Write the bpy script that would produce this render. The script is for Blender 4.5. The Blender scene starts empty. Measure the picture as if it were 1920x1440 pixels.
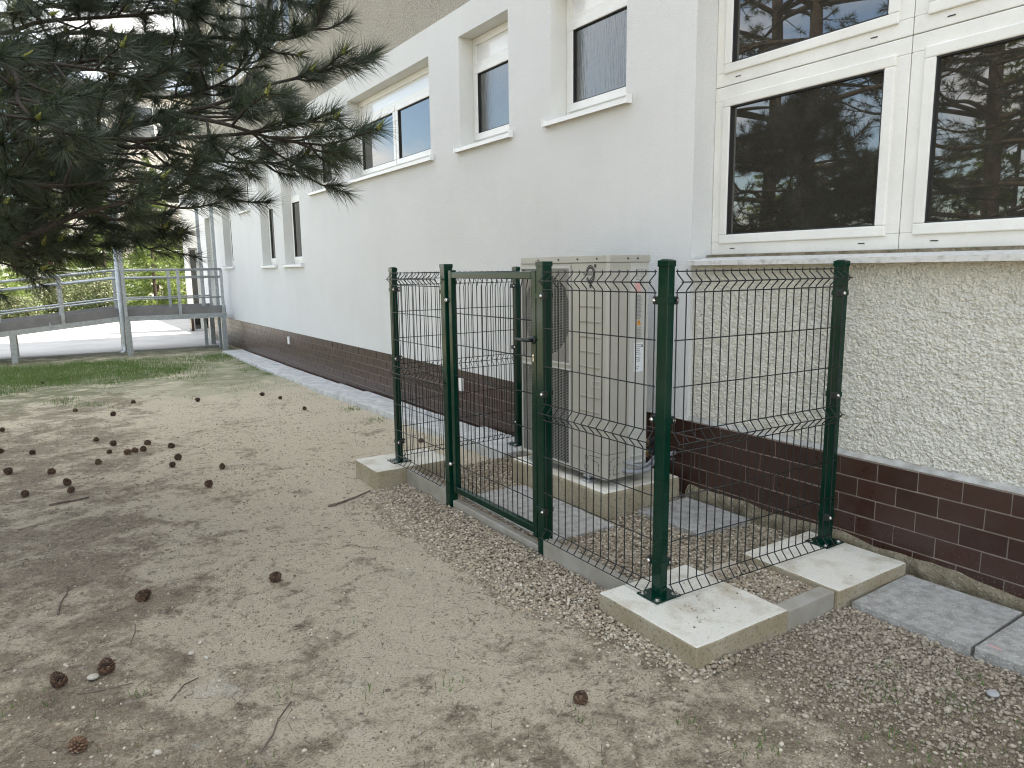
import bpy, math, random
import numpy as np
from mathutils import Vector, Matrix, noise as mnoise

random.seed(7)
RNG = np.random.default_rng(7)
SC = bpy.context.scene
COL = SC.collection
rad = math.radians

# ------------------------------------------------------------------ camera
cam_d = bpy.data.cameras.new('camera')
cam_d.sensor_fit = 'HORIZONTAL'
cam_d.sensor_width = 36.0
cam_d.lens = 1349.3 / 1920 * 36
cam_d.clip_start = 0.02
cam_d.clip_end = 2000
cam = bpy.data.objects.new('camera', cam_d)
COL.objects.link(cam)
yaw, pit, rol = rad(33.0408), rad(9.079), rad(-0.7344)
fw = Vector((math.sin(yaw) * math.cos(pit), math.cos(yaw) * math.cos(pit), -math.sin(pit)))
rt = Vector((math.cos(yaw), -math.sin(yaw), 0))
up = rt.cross(fw)
r2 = rt * math.cos(rol) + up * math.sin(rol)
u2 = -rt * math.sin(rol) + up * math.cos(rol)
cam.matrix_world = Matrix(((r2.x, u2.x, -fw.x, -2.1805), (r2.y, u2.y, -fw.y, -2.1204),
                           (r2.z, u2.z, -fw.z, 1.4544), (0, 0, 0, 1)))
SC.camera = cam

# ------------------------------------------------------------------ sun, sky, exposure
SUN_EL, SUN_AZ = rad(57), rad(106)          # azimuth from +Y towards +X
sd = Vector((math.sin(SUN_AZ) * math.cos(SUN_EL), math.cos(SUN_AZ) * math.cos(SUN_EL), math.sin(SUN_EL)))
sl = bpy.data.lights.new('sun', 'SUN')
sl.energy = 4.8
sl.angle = rad(0.55)
sl.color = (1.0, 0.95, 0.87)
so = bpy.data.objects.new('sun', sl)
so.rotation_euler = sd.to_track_quat('Z', 'Y').to_euler()
so.location = (0, 0, 30)
COL.objects.link(so)

world = bpy.data.worlds.new('World')
SC.world = world
world.use_nodes = True
wt = world.node_tree
wt.nodes.clear()
w_out = wt.nodes.new('ShaderNodeOutputWorld')
w_bg = wt.nodes.new('ShaderNodeBackground')
w_bg.inputs['Strength'].default_value = 0.15
sky = wt.nodes.new('ShaderNodeTexSky')
sky.sky_type = 'NISHITA'
sky.sun_disc = False
sky.sun_elevation = SUN_EL
sky.sun_rotation = SUN_AZ
sky.air_density = 1.0
sky.dust_density = 1.2
sky.ozone_density = 1.0
w_tc = wt.nodes.new('ShaderNodeTexCoord')
w_map = wt.nodes.new('ShaderNodeMapping')
w_map.inputs['Scale'].default_value = (1.6, 1.6, 3.6)
w_n = wt.nodes.new('ShaderNodeTexNoise')
w_n.inputs['Scale'].default_value = 1.7
w_n.inputs['Detail'].default_value = 8
w_n.inputs['Roughness'].default_value = 0.58
w_r = wt.nodes.new('ShaderNodeValToRGB')
w_r.color_ramp.elements[0].position = 0.44
w_r.color_ramp.elements[1].position = 0.60
w_mix = wt.nodes.new('ShaderNodeMix')
w_mix.data_type = 'RGBA'
w_mix.inputs['B'].default_value = (5.6, 5.6, 5.7, 1)
wt.links.new(w_tc.outputs['Generated'], w_map.inputs['Vector'])
wt.links.new(w_map.outputs['Vector'], w_n.inputs['Vector'])
wt.links.new(w_n.outputs['Fac'], w_r.inputs['Fac'])
wt.links.new(w_r.outputs['Color'], w_mix.inputs['Factor'])
wt.links.new(sky.outputs['Color'], w_mix.inputs['A'])
wt.links.new(w_mix.outputs['Result'], w_bg.inputs['Color'])
wt.links.new(w_bg.outputs['Background'], w_out.inputs['Surface'])

vs = SC.view_settings
vs.view_transform = 'Standard'
vs.look = 'None'
vs.gamma = 1.0
vs.use_curve_mapping = False
vs.exposure = 2.0
vs.use_white_balance = True          # camera white balance set for open shade
vs.white_balance_temperature = 6850
vs.white_balance_tint = 8
SC.cycles.use_denoising = True
SC.cycles.pixel_filter_type = 'BLACKMAN_HARRIS'
SC.cycles.filter_width = 1.1
SC.cycles.max_bounces = 5
SC.cycles.sample_clamp_indirect = 6.0

# ------------------------------------------------------------------ material helpers
def new_mat(name):
    m = bpy.data.materials.new(name)
    m.use_nodes = True
    nt = m.node_tree
    b = nt.nodes['Principled BSDF']
    return m, nt, b


def pos_node(nt, local=False):
    if local:
        return nt.nodes.new('ShaderNodeTexCoord').outputs['Object']
    return nt.nodes.new('ShaderNodeNewGeometry').outputs['Position']


def noise_n(nt, vec, scale, detail=4, rough=0.55, dist=0.0):
    n = nt.nodes.new('ShaderNodeTexNoise')
    n.inputs['Scale'].default_value = scale
    n.inputs['Detail'].default_value = detail
    n.inputs['Roughness'].default_value = rough
    n.inputs['Distortion'].default_value = dist
    nt.links.new(vec, n.inputs['Vector'])
    return n.outputs['Fac']


def ramp(nt, fac, a, b, ca=(0, 0, 0, 1), cb=(1, 1, 1, 1)):
    r = nt.nodes.new('ShaderNodeValToRGB')
    r.color_ramp.elements[0].position = a
    r.color_ramp.elements[1].position = b
    r.color_ramp.elements[0].color = ca
    r.color_ramp.elements[1].color = cb
    nt.links.new(fac, r.inputs['Fac'])
    return r.outputs['Color']


def mixc(nt, fac, a, b, mode='MIX'):
    n = nt.nodes.new('ShaderNodeMix')
    n.data_type = 'RGBA'
    n.blend_type = mode
    for s, v in (('Factor', fac), ('A', a), ('B', b)):
        if isinstance(v, (int, float)):
            n.inputs[s].default_value = v
        elif isinstance(v, tuple):
            n.inputs[s].default_value = v if len(v) == 4 else (*v, 1)
        else:
            nt.links.new(v, n.inputs[s])
    return n.outputs['Result']


def math_n(nt, op, a, b=0.0):
    n = nt.nodes.new('ShaderNodeMath')
    n.operation = op
    for i, v in enumerate((a, b)):
        if isinstance(v, (int, float)):
            n.inputs[i].default_value = v
        else:
            nt.links.new(v, n.inputs[i])
    return n.outputs[0]


def bump_n(nt, b, height, strength=0.4, dist=0.01):
    n = nt.nodes.new('ShaderNodeBump')
    n.inputs['Strength'].default_value = strength
    n.inputs['Distance'].default_value = dist
    nt.links.new(height, n.inputs['Height'])
    nt.links.new(n.outputs['Normal'], b.inputs['Normal'])


def M(name, c, c2=None, scale=6, lo=0.35, hi=0.65, rough=0.6, metal=0.0, bump=0.0, bscale=120, bdist=0.004,
      ior=1.5, local=False, speck=None, speck_scale=200, detail=5, coat=0.0, island=None, rvar=0.0):
    m, nt, b = new_mat(name)
    b.inputs['Roughness'].default_value = rough
    b.inputs['Metallic'].default_value = metal
    b.inputs['IOR'].default_value = ior
    b.inputs['Coat Weight'].default_value = coat
    b.inputs['Coat Roughness'].default_value = 0.08
    vec = pos_node(nt, local)
    col = (*c, 1)
    if c2 is not None:
        col = mixc(nt, ramp(nt, noise_n(nt, vec, scale, detail), lo, hi), c, c2)
    if speck is not None:
        sc_, amt = speck[:3], speck[3]
        f = ramp(nt, noise_n(nt, vec, speck_scale, 2), 0.60, 0.68)
        f = math_n(nt, 'MULTIPLY', f, amt)
        col = mixc(nt, f, col, tuple(sc_))
    if island is not None:
        g = nt.nodes.new('ShaderNodeNewGeometry').outputs['Random Per Island']
        r = nt.nodes.new('ShaderNodeValToRGB')
        els = r.color_ramp.elements
        while len(els) < len(island):
            els.new(0.5)
        for i, cc in enumerate(island):
            els[i].position = i / (len(island) - 1)
            els[i].color = (*cc, 1)
        nt.links.new(g, r.inputs['Fac'])
        col = mixc(nt, 0.75, col, r.outputs['Color'])
    if isinstance(col, tuple):
        b.inputs['Base Color'].default_value = col
    else:
        nt.links.new(col, b.inputs['Base Color'])
    if rvar:
        rr = math_n(nt, 'ADD', math_n(nt, 'MULTIPLY', noise_n(nt, vec, 9, 4), rvar), rough - rvar / 2)
        nt.links.new(rr, b.inputs['Roughness'])
    if bump:
        bump_n(nt, b, noise_n(nt, vec, bscale, 3, 0.6), bump, bdist)
    return m


MT = {}
MT['render_white'] = M('white_render', (0.60, 0.60, 0.58), (0.57, 0.57, 0.55), 1.2, rough=0.9, bump=1.0, bscale=120, bdist=0.007)
MT['reveal'] = M('smooth_render', (0.66, 0.655, 0.61), (0.62, 0.615, 0.575), 3, rough=0.85, bump=0.25, bscale=260, bdist=0.002)
def mat_wall():
    m, nt, b = new_mat('white_render')
    vec = pos_node(nt)
    c = mixc(nt, ramp(nt, noise_n(nt, vec, 1.1, 5), 0.35, 0.65), (0.67, 0.665, 0.64), (0.635, 0.63, 0.605))
    mp = nt.nodes.new('ShaderNodeMapping')
    mp.inputs['Scale'].default_value = (5, 5, 0.35)
    nt.links.new(vec, mp.inputs['Vector'])
    st_ = ramp(nt, noise_n(nt, mp.outputs['Vector'], 1.0, 6, 0.6), 0.55, 0.80)
    c = mixc(nt, math_n(nt, 'MULTIPLY', st_, 0.09), c, (0.40, 0.38, 0.33))
    g1 = noise_n(nt, vec, 130, 3, 0.6)
    c = mixc(nt, math_n(nt, 'MULTIPLY', ramp(nt, g1, 0.30, 0.46, (1, 1, 1, 1), (0, 0, 0, 1)), 0.22), c, (0.40, 0.39, 0.36))
    nt.links.new(c, b.inputs['Base Color'])
    b.inputs['Roughness'].default_value = 0.92
    bump_n(nt, b, g1, 1.0, 0.008)
    return m


MT['render_white'] = mat_wall()
MT['pvc'] = M('white_pvc', (0.74, 0.73, 0.69), (0.70, 0.69, 0.65), 4, rough=0.38, rvar=0.1)
MT['pvc_old'] = M('weathered_pvc', (0.73, 0.72, 0.67), (0.67, 0.66, 0.61), 5, rough=0.42, rvar=0.12, speck=(0.35, 0.31, 0.24, 0.10), speck_scale=60)
MT['gasket'] = M('black_gasket', (0.015, 0.015, 0.015), rough=0.6)
MT['alu'] = M('white_coated_sill', (0.74, 0.735, 0.71), (0.70, 0.69, 0.66), 8, rough=0.35)
MT['sill_old'] = M('weathered_sill', (0.58, 0.57, 0.53), (0.22, 0.20, 0.17), 26, 0.5, 0.85, rough=0.55, bump=0.15, bscale=90)
MT['mortar'] = M('mortar', (0.26, 0.22, 0.15), (0.11, 0.09, 0.05), 12, rough=0.95, bump=1.0, bscale=60, bdist=0.02, speck=(0.42, 0.39, 0.32, 0.4), speck_scale=50, detail=8)
MT['joint'] = M('pale_joint', (0.33, 0.275, 0.225), (0.27, 0.225, 0.18), 20, rough=0.9)
MT['ledge'] = M('grey_ledge', (0.46, 0.45, 0.42), (0.30, 0.29, 0.26), 15, rough=0.9, bump=0.4, bscale=80)
MT['green'] = M('green_powder_coat', (0.0008, 0.021, 0.0125), (0.0012, 0.026, 0.015), 10, rough=0.14, rvar=0.05, ior=1.36)
MT['wire'] = M('dark_green_wire', (0.003, 0.006, 0.005), rough=0.55)
MT['clip'] = M('black_plastic_clip', (0.01, 0.014, 0.012), rough=0.45)
MT['steel'] = M('stainless_steel', (0.62, 0.60, 0.56), rough=0.25, metal=1.0)
MT['zinc'] = M('galvanised_steel', (0.44, 0.46, 0.47), (0.33, 0.345, 0.35), 18, rough=0.42, metal=0.75, rvar=0.15)
MT['zincpaint'] = M('grey_ramp_board', (0.20, 0.19, 0.18), (0.16, 0.15, 0.145), 6, rough=0.6)
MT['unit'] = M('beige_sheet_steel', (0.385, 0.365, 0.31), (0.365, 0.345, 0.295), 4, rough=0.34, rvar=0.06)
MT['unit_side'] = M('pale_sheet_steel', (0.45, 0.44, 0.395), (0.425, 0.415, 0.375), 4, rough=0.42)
MT['grille'] = M('grille_wire', (0.30, 0.29, 0.255), rough=0.5)
MT['dark'] = M('dark_cavity', (0.02, 0.02, 0.02), rough=0.8)
MT['fan'] = M('fan_plastic', (0.05, 0.05, 0.05), rough=0.5)
MT['ink'] = M('black_print', (0.018, 0.018, 0.02), rough=0.5)
MT['brass'] = M('brass', (0.55, 0.36, 0.16), (0.35, 0.22, 0.10), 40, rough=0.35, metal=0.9)
MT['conduit'] = M('grey_plastic_conduit', (0.26, 0.27, 0.28), rough=0.45)
MT['rubber'] = M('black_rubber', (0.02, 0.02, 0.022), rough=0.7)
MT['conc_top'] = M('pale_concrete', (0.47, 0.455, 0.41), (0.37, 0.345, 0.29), 7, 0.42, 0.72, rough=0.92, bump=0.45, bscale=130, bdist=0.004, speck=(0.24, 0.20, 0.14, 0.5), speck_scale=75)
MT['conc_kerb'] = M('grey_kerb_concrete', (0.33, 0.31, 0.265), (0.265, 0.24, 0.19), 8, rough=0.9, bump=0.5, bscale=170, bdist=0.003)
MT['slab'] = M('grey_weathered_slab', (0.42, 0.41, 0.375), (0.26, 0.25, 0.22), 22, 0.35, 0.66, rough=0.9, bump=1.0, bscale=95, bdist=0.012, speck=(0.58, 0.57, 0.54, 0.7), speck_scale=110, detail=10)
MT['slab_walk'] = M('pale_walkway_slab', (0.58, 0.575, 0.545), (0.40, 0.395, 0.37), 9, rough=0.9, bump=0.9, bscale=75, bdist=0.010, speck=(0.20, 0.195, 0.17, 0.5), speck_scale=65, detail=9)
MT['bark'] = M('pine_bark', (0.085, 0.055, 0.038), (0.035, 0.026, 0.020), 22, rough=0.95, bump=1.0, bscale=38, bdist=0.03)
MT['twig'] = M('twig_bark', (0.036, 0.026, 0.017), (0.018, 0.014, 0.011), 60, rough=0.95, bump=0.8, bscale=160, bdist=0.006)
MT['deadwood'] = M('dead_wood', (0.20, 0.15, 0.12), (0.10, 0.075, 0.06), 40, rough=0.95, bump=0.6, bscale=120)
MT['stone'] = M('pale_stone', (0.50, 0.46, 0.38), (0.36, 0.33, 0.27), 30, rough=0.85, bump=0.4, bscale=90, local=True)
MT['cone'] = M('pinecone_scales', (0.085, 0.045, 0.026), (0.04, 0.022, 0.014), 60, rough=0.8, local=True, island=[(0.03, 0.016, 0.010), (0.085, 0.046, 0.028), (0.19, 0.115, 0.07)])
MT['cone_light'] = M('bleached_pinecone', (0.20, 0.115, 0.065), (0.10, 0.055, 0.03), 60, rough=0.8, local=True, island=[(0.08, 0.043, 0.024), (0.22, 0.13, 0.075)])
MT['cone_closed'] = M('closed_pinecone', (0.16, 0.12, 0.07), (0.09, 0.065, 0.04), 70, rough=0.7, local=True)
MT['pollen'] = M('yellow_green_buds', (0.24, 0.24, 0.045), (0.15, 0.17, 0.04), 90, rough=0.7, local=True)
MT['candle'] = M('pale_candle', (0.42, 0.36, 0.24), rough=0.7)
MT['asphalt'] = M('concrete_pavement', (0.44, 0.42, 0.385), (0.37, 0.35, 0.32), 1.4, rough=0.92, bump=0.3, bscale=60)
MT['far_wall'] = M('pinkish_render', (0.66, 0.60, 0.54), (0.62, 0.56, 0.50), 0.8, rough=0.9)
MT['red'] = M('red_panel', (0.20, 0.06, 0.055), rough=0.7)
MT['roof'] = M('roof_membrane', (0.14, 0.14, 0.14), rough=0.9)
MT['canopy'] = M('pale_canopy_sheet', (0.62, 0.65, 0.68), rough=0.3)
MT['orange'] = M('orange_print', (0.62, 0.25, 0.02), rough=0.5)
MT['redprint'] = M('faded_red_print', (0.60, 0.36, 0.33), (0.52, 0.28, 0.26), 120, rough=0.5)
MT['paper'] = M('white_label', (0.66, 0.68, 0.68), rough=0.4)
MT['floor_in'] = M('room_dark', (0.05, 0.05, 0.05), rough=0.9)
MT['chalk'] = M('white_splash', (0.75, 0.75, 0.74), (0.5, 0.5, 0.5), 60, rough=0.9)


def mat_tile():
    m, nt, b = new_mat('brown_glazed_tile')
    vec = pos_node(nt)
    oi = nt.nodes.new('ShaderNodeObjectInfo').outputs['Random']
    isl = nt.nodes.new('ShaderNodeNewGeometry').outputs['Random Per Island']
    f = math_n(nt, 'FRACT', math_n(nt, 'ADD', oi, isl))
    c = mixc(nt, f, (0.034, 0.0145, 0.010), (0.050, 0.023, 0.016))
    n = noise_n(nt, vec, 14, 5)
    c = mixc(nt, math_n(nt, 'MULTIPLY', ramp(nt, n, 0.45, 0.8), 0.30), c, (0.06, 0.043, 0.036))
    # lime splashes near the ground
    sx = nt.nodes.new('ShaderNodeSeparateXYZ')
    nt.links.new(vec, sx.inputs[0])
    low = ramp(nt, math_n(nt, 'ADD', sx.outputs['Z'], 0.1), 0.05, 0.28, (1, 1, 1, 1), (0, 0, 0, 1))
    spl = ramp(nt, noise_n(nt, vec, 95, 4, 0.7), 0.60, 0.70)
    spl = math_n(nt, 'MULTIPLY', spl, low)
    c = mixc(nt, math_n(nt, 'MULTIPLY', spl, 0.6), c, (0.40, 0.38, 0.35))
    nt.links.new(c, b.inputs['Base Color'])
    rr = math_n(nt, 'ADD', math_n(nt, 'MULTIPLY', n, 0.22), 0.20)
    nt.links.new(rr, b.inputs['Roughness'])
    bump_n(nt, b, noise_n(nt, vec, 60, 3), 0.08, 0.004)
    return m


def mat_pebble(name, c1, c2, c3, scale):
    m, nt, b = new_mat(name)
    vec = pos_node(nt)
    v = nt.nodes.new('ShaderNodeTexVoronoi')
    v.inputs['Scale'].default_value = scale
    v.inputs['Randomness'].default_value = 1.0
    nt.links.new(vec, v.inputs['Vector'])
    n1 = noise_n(nt, vec, scale * 0.9, 4, 0.6)
    n2 = noise_n(nt, vec, 2.2, 4, 0.6)
    c = mixc(nt, ramp(nt, n1, 0.35, 0.65), c1, c2)
    c = mixc(nt, math_n(nt, 'MULTIPLY', ramp(nt, n2, 0.45, 0.75), 0.45), c, c3)
    nt.links.new(c, b.inputs['Base Color'])
    b.inputs['Roughness'].default_value = 0.92
    h = math_n(nt, 'SUBTRACT', n1, math_n(nt, 'MULTIPLY', v.outputs['Distance'], 0.8))
    bump_n(nt, b, h, 0.9, 0.012)
    return m


def mat_glass(name, base, streak=False, rough=0.012, ior=1.75):
    m, nt, b = new_mat(name)
    b.inputs['Base Color'].default_value = (*base, 1)
    b.inputs['Roughness'].default_value = rough
    b.inputs['IOR'].default_value = ior
    vec = pos_node(nt)
    mp = nt.nodes.new('ShaderNodeMapping')
    nt.links.new(vec, mp.inputs['Vector'])
    if streak:
        mp.inputs['Scale'].default_value = (90, 90, 7)
        bump_n(nt, b, noise_n(nt, mp.outputs['Vector'], 1.0, 3), 0.35, 0.004)
    else:
        mp.inputs['Scale'].default_value = (1.6, 1.6, 1.6)
        bump_n(nt, b, noise_n(nt, mp.outputs['Vector'], 1.0, 1), 0.02, 0.02)
        refl_tint = ramp(nt, noise_n(nt, vec, 5, 5, 0.6), 0.5, 0.8)  # brownish lift in the pane colour, standing in for reflected sunlit greenery
        c = mixc(nt, math_n(nt, 'MULTIPLY', refl_tint, 0.5), base, tuple(min(1, x * 2.2 + 0.012) for x in base))
        nt.links.new(c, b.inputs['Base Color'])
    return m


def mat_needles(name, cols, trans=0.25):
    m, nt, b = new_mat(name)
    g = nt.nodes.new('ShaderNodeNewGeometry').outputs['Random Per Island']
    r = nt.nodes.new('ShaderNodeValToRGB')
    els = r.color_ramp.elements
    while len(els) < len(cols):
        els.new(0.5)
    for i, cc in enumerate(cols):
        els[i].position = i / (len(cols) - 1)
        els[i].color = (*cc, 1)
    nt.links.new(g, r.inputs['Fac'])
    nt.links.new(r.outputs['Color'], b.inputs['Base Color'])
    b.inputs['Roughness'].default_value = 0.5
    t = nt.nodes.new('ShaderNodeBsdfTranslucent')
    nt.links.new(r.outputs['Color'], t.inputs['Color'])
    mx = nt.nodes.new('ShaderNodeMixShader')
    mx.inputs[0].default_value = trans
    nt.links.new(b.outputs[0], mx.inputs[1])
    nt.links.new(t.outputs[0], mx.inputs[2])
    nt.links.new(mx.outputs[0], nt.nodes['Material Output'].inputs['Surface'])
    return m


def mat_ground():
    m, nt, b = new_mat('bare_clay_soil')
    vec = pos_node(nt)
    big = noise_n(nt, vec, 0.8, 6, 0.6, 0.5)
    mid = noise_n(nt, vec, 2.2, 9, 0.70, 0.6)
    clod = noise_n(nt, vec, 9, 8, 0.72, 0.3)
    fine = noise_n(nt, vec, 30, 8, 0.74)
    grit = noise_n(nt, vec, 110, 4, 0.75)
    clay, brown, dark, pale = (0.60, 0.515, 0.37), (0.315, 0.25, 0.168), (0.115, 0.088, 0.058), (0.70, 0.645, 0.535)
    sx = nt.nodes.new('ShaderNodeSeparateXYZ')
    nt.links.new(vec, sx.inputs[0])
    nz = math_n(nt, 'SUBTRACT', big, 0.5)
    # bare trodden clay runs beside the enclosure; litter-rich soil lies under the pines and gravelly soil by the slabs
    xw = math_n(nt, 'ADD', sx.outputs['X'], math_n(nt, 'MULTIPLY', nz, 3.0))
    litter = ramp(nt, math_n(nt, 'MULTIPLY', math_n(nt, 'ADD', xw, 3.4), 0.25), 0.34, 0.68, (1, 1, 1, 1), (0, 0, 0, 1))
    nearc = ramp(nt, math_n(nt, 'ADD', math_n(nt, 'MULTIPLY', sx.outputs['Y'], 0.5), math_n(nt, 'ADD', math_n(nt, 'MULTIPLY', nz, 1.2), 0.5)), 0.35, 0.85, (1, 1, 1, 1), (0, 0, 0, 1))
    litter = math_n(nt, 'MAXIMUM', litter, math_n(nt, 'MULTIPLY', nearc, 0.8))
    gr = math_n(nt, 'SUBTRACT', math_n(nt, 'ADD', sx.outputs['X'], math_n(nt, 'MULTIPLY', nz, 1.2)), math_n(nt, 'MULTIPLY', math_n(nt, 'ADD', sx.outputs['Y'], 0.6), 0.55))
    grav = ramp(nt, math_n(nt, 'MULTIPLY', math_n(nt, 'ADD', gr, 1.0), 0.5), 0.36, 0.62)
    grav = math_n(nt, 'MULTIPLY', grav, ramp(nt, math_n(nt, 'ADD', sx.outputs['Y'], 1.0), 0.55, 0.9, (1, 1, 1, 1), (0, 0, 0, 1)))
    fac = math_n(nt, 'MULTIPLY', math_n(nt, 'SUBTRACT', litter, 0.38), 0.75)
    fac = math_n(nt, 'ADD', fac, math_n(nt, 'MULTIPLY', math_n(nt, 'SUBTRACT', mid, 0.5), 4.2))
    fac = math_n(nt, 'ADD', fac, math_n(nt, 'MULTIPLY', grav, 0.8))
    fac = math_n(nt, 'ADD', fac, math_n(nt, 'MULTIPLY', math_n(nt, 'SUBTRACT', clod, 0.5), 1.7))
    fac = math_n(nt, 'ADD', fac, math_n(nt, 'MULTIPLY', math_n(nt, 'SUBTRACT', fine, 0.5), 1.3))
    c = mixc(nt, ramp(nt, fac, -0.25, 0.55), clay, brown)
    dk = math_n(nt, 'ADD', math_n(nt, 'ADD', math_n(nt, 'MULTIPLY', fine, 0.55), math_n(nt, 'MULTIPLY', clod, 0.45)), math_n(nt, 'MULTIPLY', fac, 0.07))
    c = mixc(nt, math_n(nt, 'MULTIPLY', ramp(nt, dk, 0.54, 0.66), 0.75), c, dark)
    pf = ramp(nt, math_n(nt, 'ADD', noise_n(nt, vec, 2.7, 9, 0.74, 0.3), math_n(nt, 'MULTIPLY', math_n(nt, 'SUBTRACT', clod, 0.5), 0.5)), 0.60, 0.72)
    c = mixc(nt, math_n(nt, 'MULTIPLY', pf, 0.6), c, pale)
    c = mixc(nt, math_n(nt, 'MULTIPLY', ramp(nt, grit, 0.585, 0.66), 0.75), c, (0.70, 0.63, 0.50))
    c = mixc(nt, math_n(nt, 'MULTIPLY', ramp(nt, grit, 0.38, 0.455, (1, 1, 1, 1), (0, 0, 0, 1)), 0.72), c, dark)  # grit specks, contrast deepened in colour to stand in for weak relief shading
    ty = ramp(nt, math_n(nt, 'MULTIPLY', math_n(nt, 'ADD', sx.outputs['Y'], math_n(nt, 'MULTIPLY', big, 3.0)), 0.05), 0.45, 0.58)
    c = mixc(nt, math_n(nt, 'MULTIPLY', math_n(nt, 'MULTIPLY', ty, ramp(nt, mid, 0.34, 0.52)), 0.65), c, (0.09, 0.125, 0.035))
    nt.links.new(c, b.inputs['Base Color'])
    b.inputs['Roughness'].default_value = 0.95
    h = math_n(nt, 'ADD', math_n(nt, 'MULTIPLY', fine, 0.8), math_n(nt, 'MULTIPLY', grit, 0.5))
    bump_n(nt, b, h, 1.0, 0.03)
    return m


def mat_block_side():
    m, nt, b = new_mat('rough_cast_concrete')
    vec = pos_node(nt)
    n = noise_n(nt, vec, 7, 5)
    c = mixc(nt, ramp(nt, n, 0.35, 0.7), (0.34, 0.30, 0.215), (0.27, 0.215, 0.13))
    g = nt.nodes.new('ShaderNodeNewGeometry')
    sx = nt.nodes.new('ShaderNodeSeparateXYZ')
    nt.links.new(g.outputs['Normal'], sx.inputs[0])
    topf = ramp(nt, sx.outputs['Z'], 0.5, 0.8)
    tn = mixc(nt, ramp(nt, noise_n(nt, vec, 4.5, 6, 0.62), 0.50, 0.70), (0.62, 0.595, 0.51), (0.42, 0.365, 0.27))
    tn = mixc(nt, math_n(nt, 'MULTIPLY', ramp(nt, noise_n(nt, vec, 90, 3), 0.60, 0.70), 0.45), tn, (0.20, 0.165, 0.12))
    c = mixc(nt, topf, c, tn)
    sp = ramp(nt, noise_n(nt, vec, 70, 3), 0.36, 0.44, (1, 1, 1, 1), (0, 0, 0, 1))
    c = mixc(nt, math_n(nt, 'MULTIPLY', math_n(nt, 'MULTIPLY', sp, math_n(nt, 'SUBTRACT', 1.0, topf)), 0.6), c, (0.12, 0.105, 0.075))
    nt.links.new(c, b.inputs['Base Color'])
    b.inputs['Roughness'].default_value = 0.93
    bump_n(nt, b, math_n(nt, 'ADD', noise_n(nt, vec, 70, 3), math_n(nt, 'MULTIPLY', noise_n(nt, vec, 220, 2), 0.5)), 0.6, 0.007)
    return m


MT['tile'] = mat_tile()
MT['pebble_low'] = mat_pebble('cream_roughcast', (0.74, 0.715, 0.625), (0.67, 0.64, 0.545), (0.70, 0.675, 0.59), 90)
MT['pebble_up'] = mat_pebble('grey_beige_roughcast', (0.43, 0.40, 0.33), (0.22, 0.195, 0.15), (0.37, 0.34, 0.28), 70)
MT['glass'] = mat_glass('window_glass', (0.030, 0.028, 0.022), ior=1.95)
MT['glass_streak'] = mat_glass('patterned_glass', (0.034, 0.038, 0.032), True, 0.06, 1.9)
MT['panel_gloss'] = M('white_glazed_panel', (0.72, 0.72, 0.72), rough=0.10)
MT['needles'] = mat_needles('pine_needles', [(0.018, 0.031, 0.015), (0.032, 0.050, 0.025), (0.054, 0.074, 0.038), (0.024, 0.042, 0.024), (0.070, 0.068, 0.030)], 0.18)
MT['spruce'] = mat_needles('spruce_foliage', [(0.14, 0.20, 0.05), (0.22, 0.27, 0.06), (0.17, 0.23, 0.09)], 0.35)
MT['shrub'] = mat_needles('shrub_leaves', [(0.10, 0.13, 0.06), (0.15, 0.17, 0.08), (0.20, 0.19, 0.10)], 0.3)
MT['grass'] = mat_needles('grass_blades', [(0.06, 0.145, 0.018), (0.09, 0.185, 0.028), (0.12, 0.19, 0.045), (0.18, 0.18, 0.07)], 0.35)
MT['litter'] = M('dry_needles', (0.06, 0.045, 0.03), rough=0.9, island=[(0.035, 0.027, 0.02), (0.09, 0.065, 0.04), (0.15, 0.11, 0.07)])
MT['gravel'] = M('washed_gravel', (0.36, 0.30, 0.22), (0.27, 0.22, 0.165), 60, rough=0.8, bump=0.2, bscale=200, island=[(0.13, 0.10, 0.066), (0.36, 0.285, 0.185), (0.24, 0.20, 0.145), (0.42, 0.345, 0.235), (0.60, 0.54, 0.43), (0.20, 0.155, 0.105), (0.35, 0.29, 0.21)])
MT['gravel2'] = M('crushed_gravel', (0.25, 0.205, 0.155), (0.20, 0.165, 0.13), 60, rough=0.85, bump=0.2, bscale=200, island=[(0.15, 0.12, 0.085), (0.33, 0.275, 0.20), (0.25, 0.215, 0.165), (0.50, 0.435, 0.33), (0.22, 0.175, 0.125), (0.37, 0.305, 0.22)])
MT['ground'] = mat_ground()
MT['block'] = mat_block_side()

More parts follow.
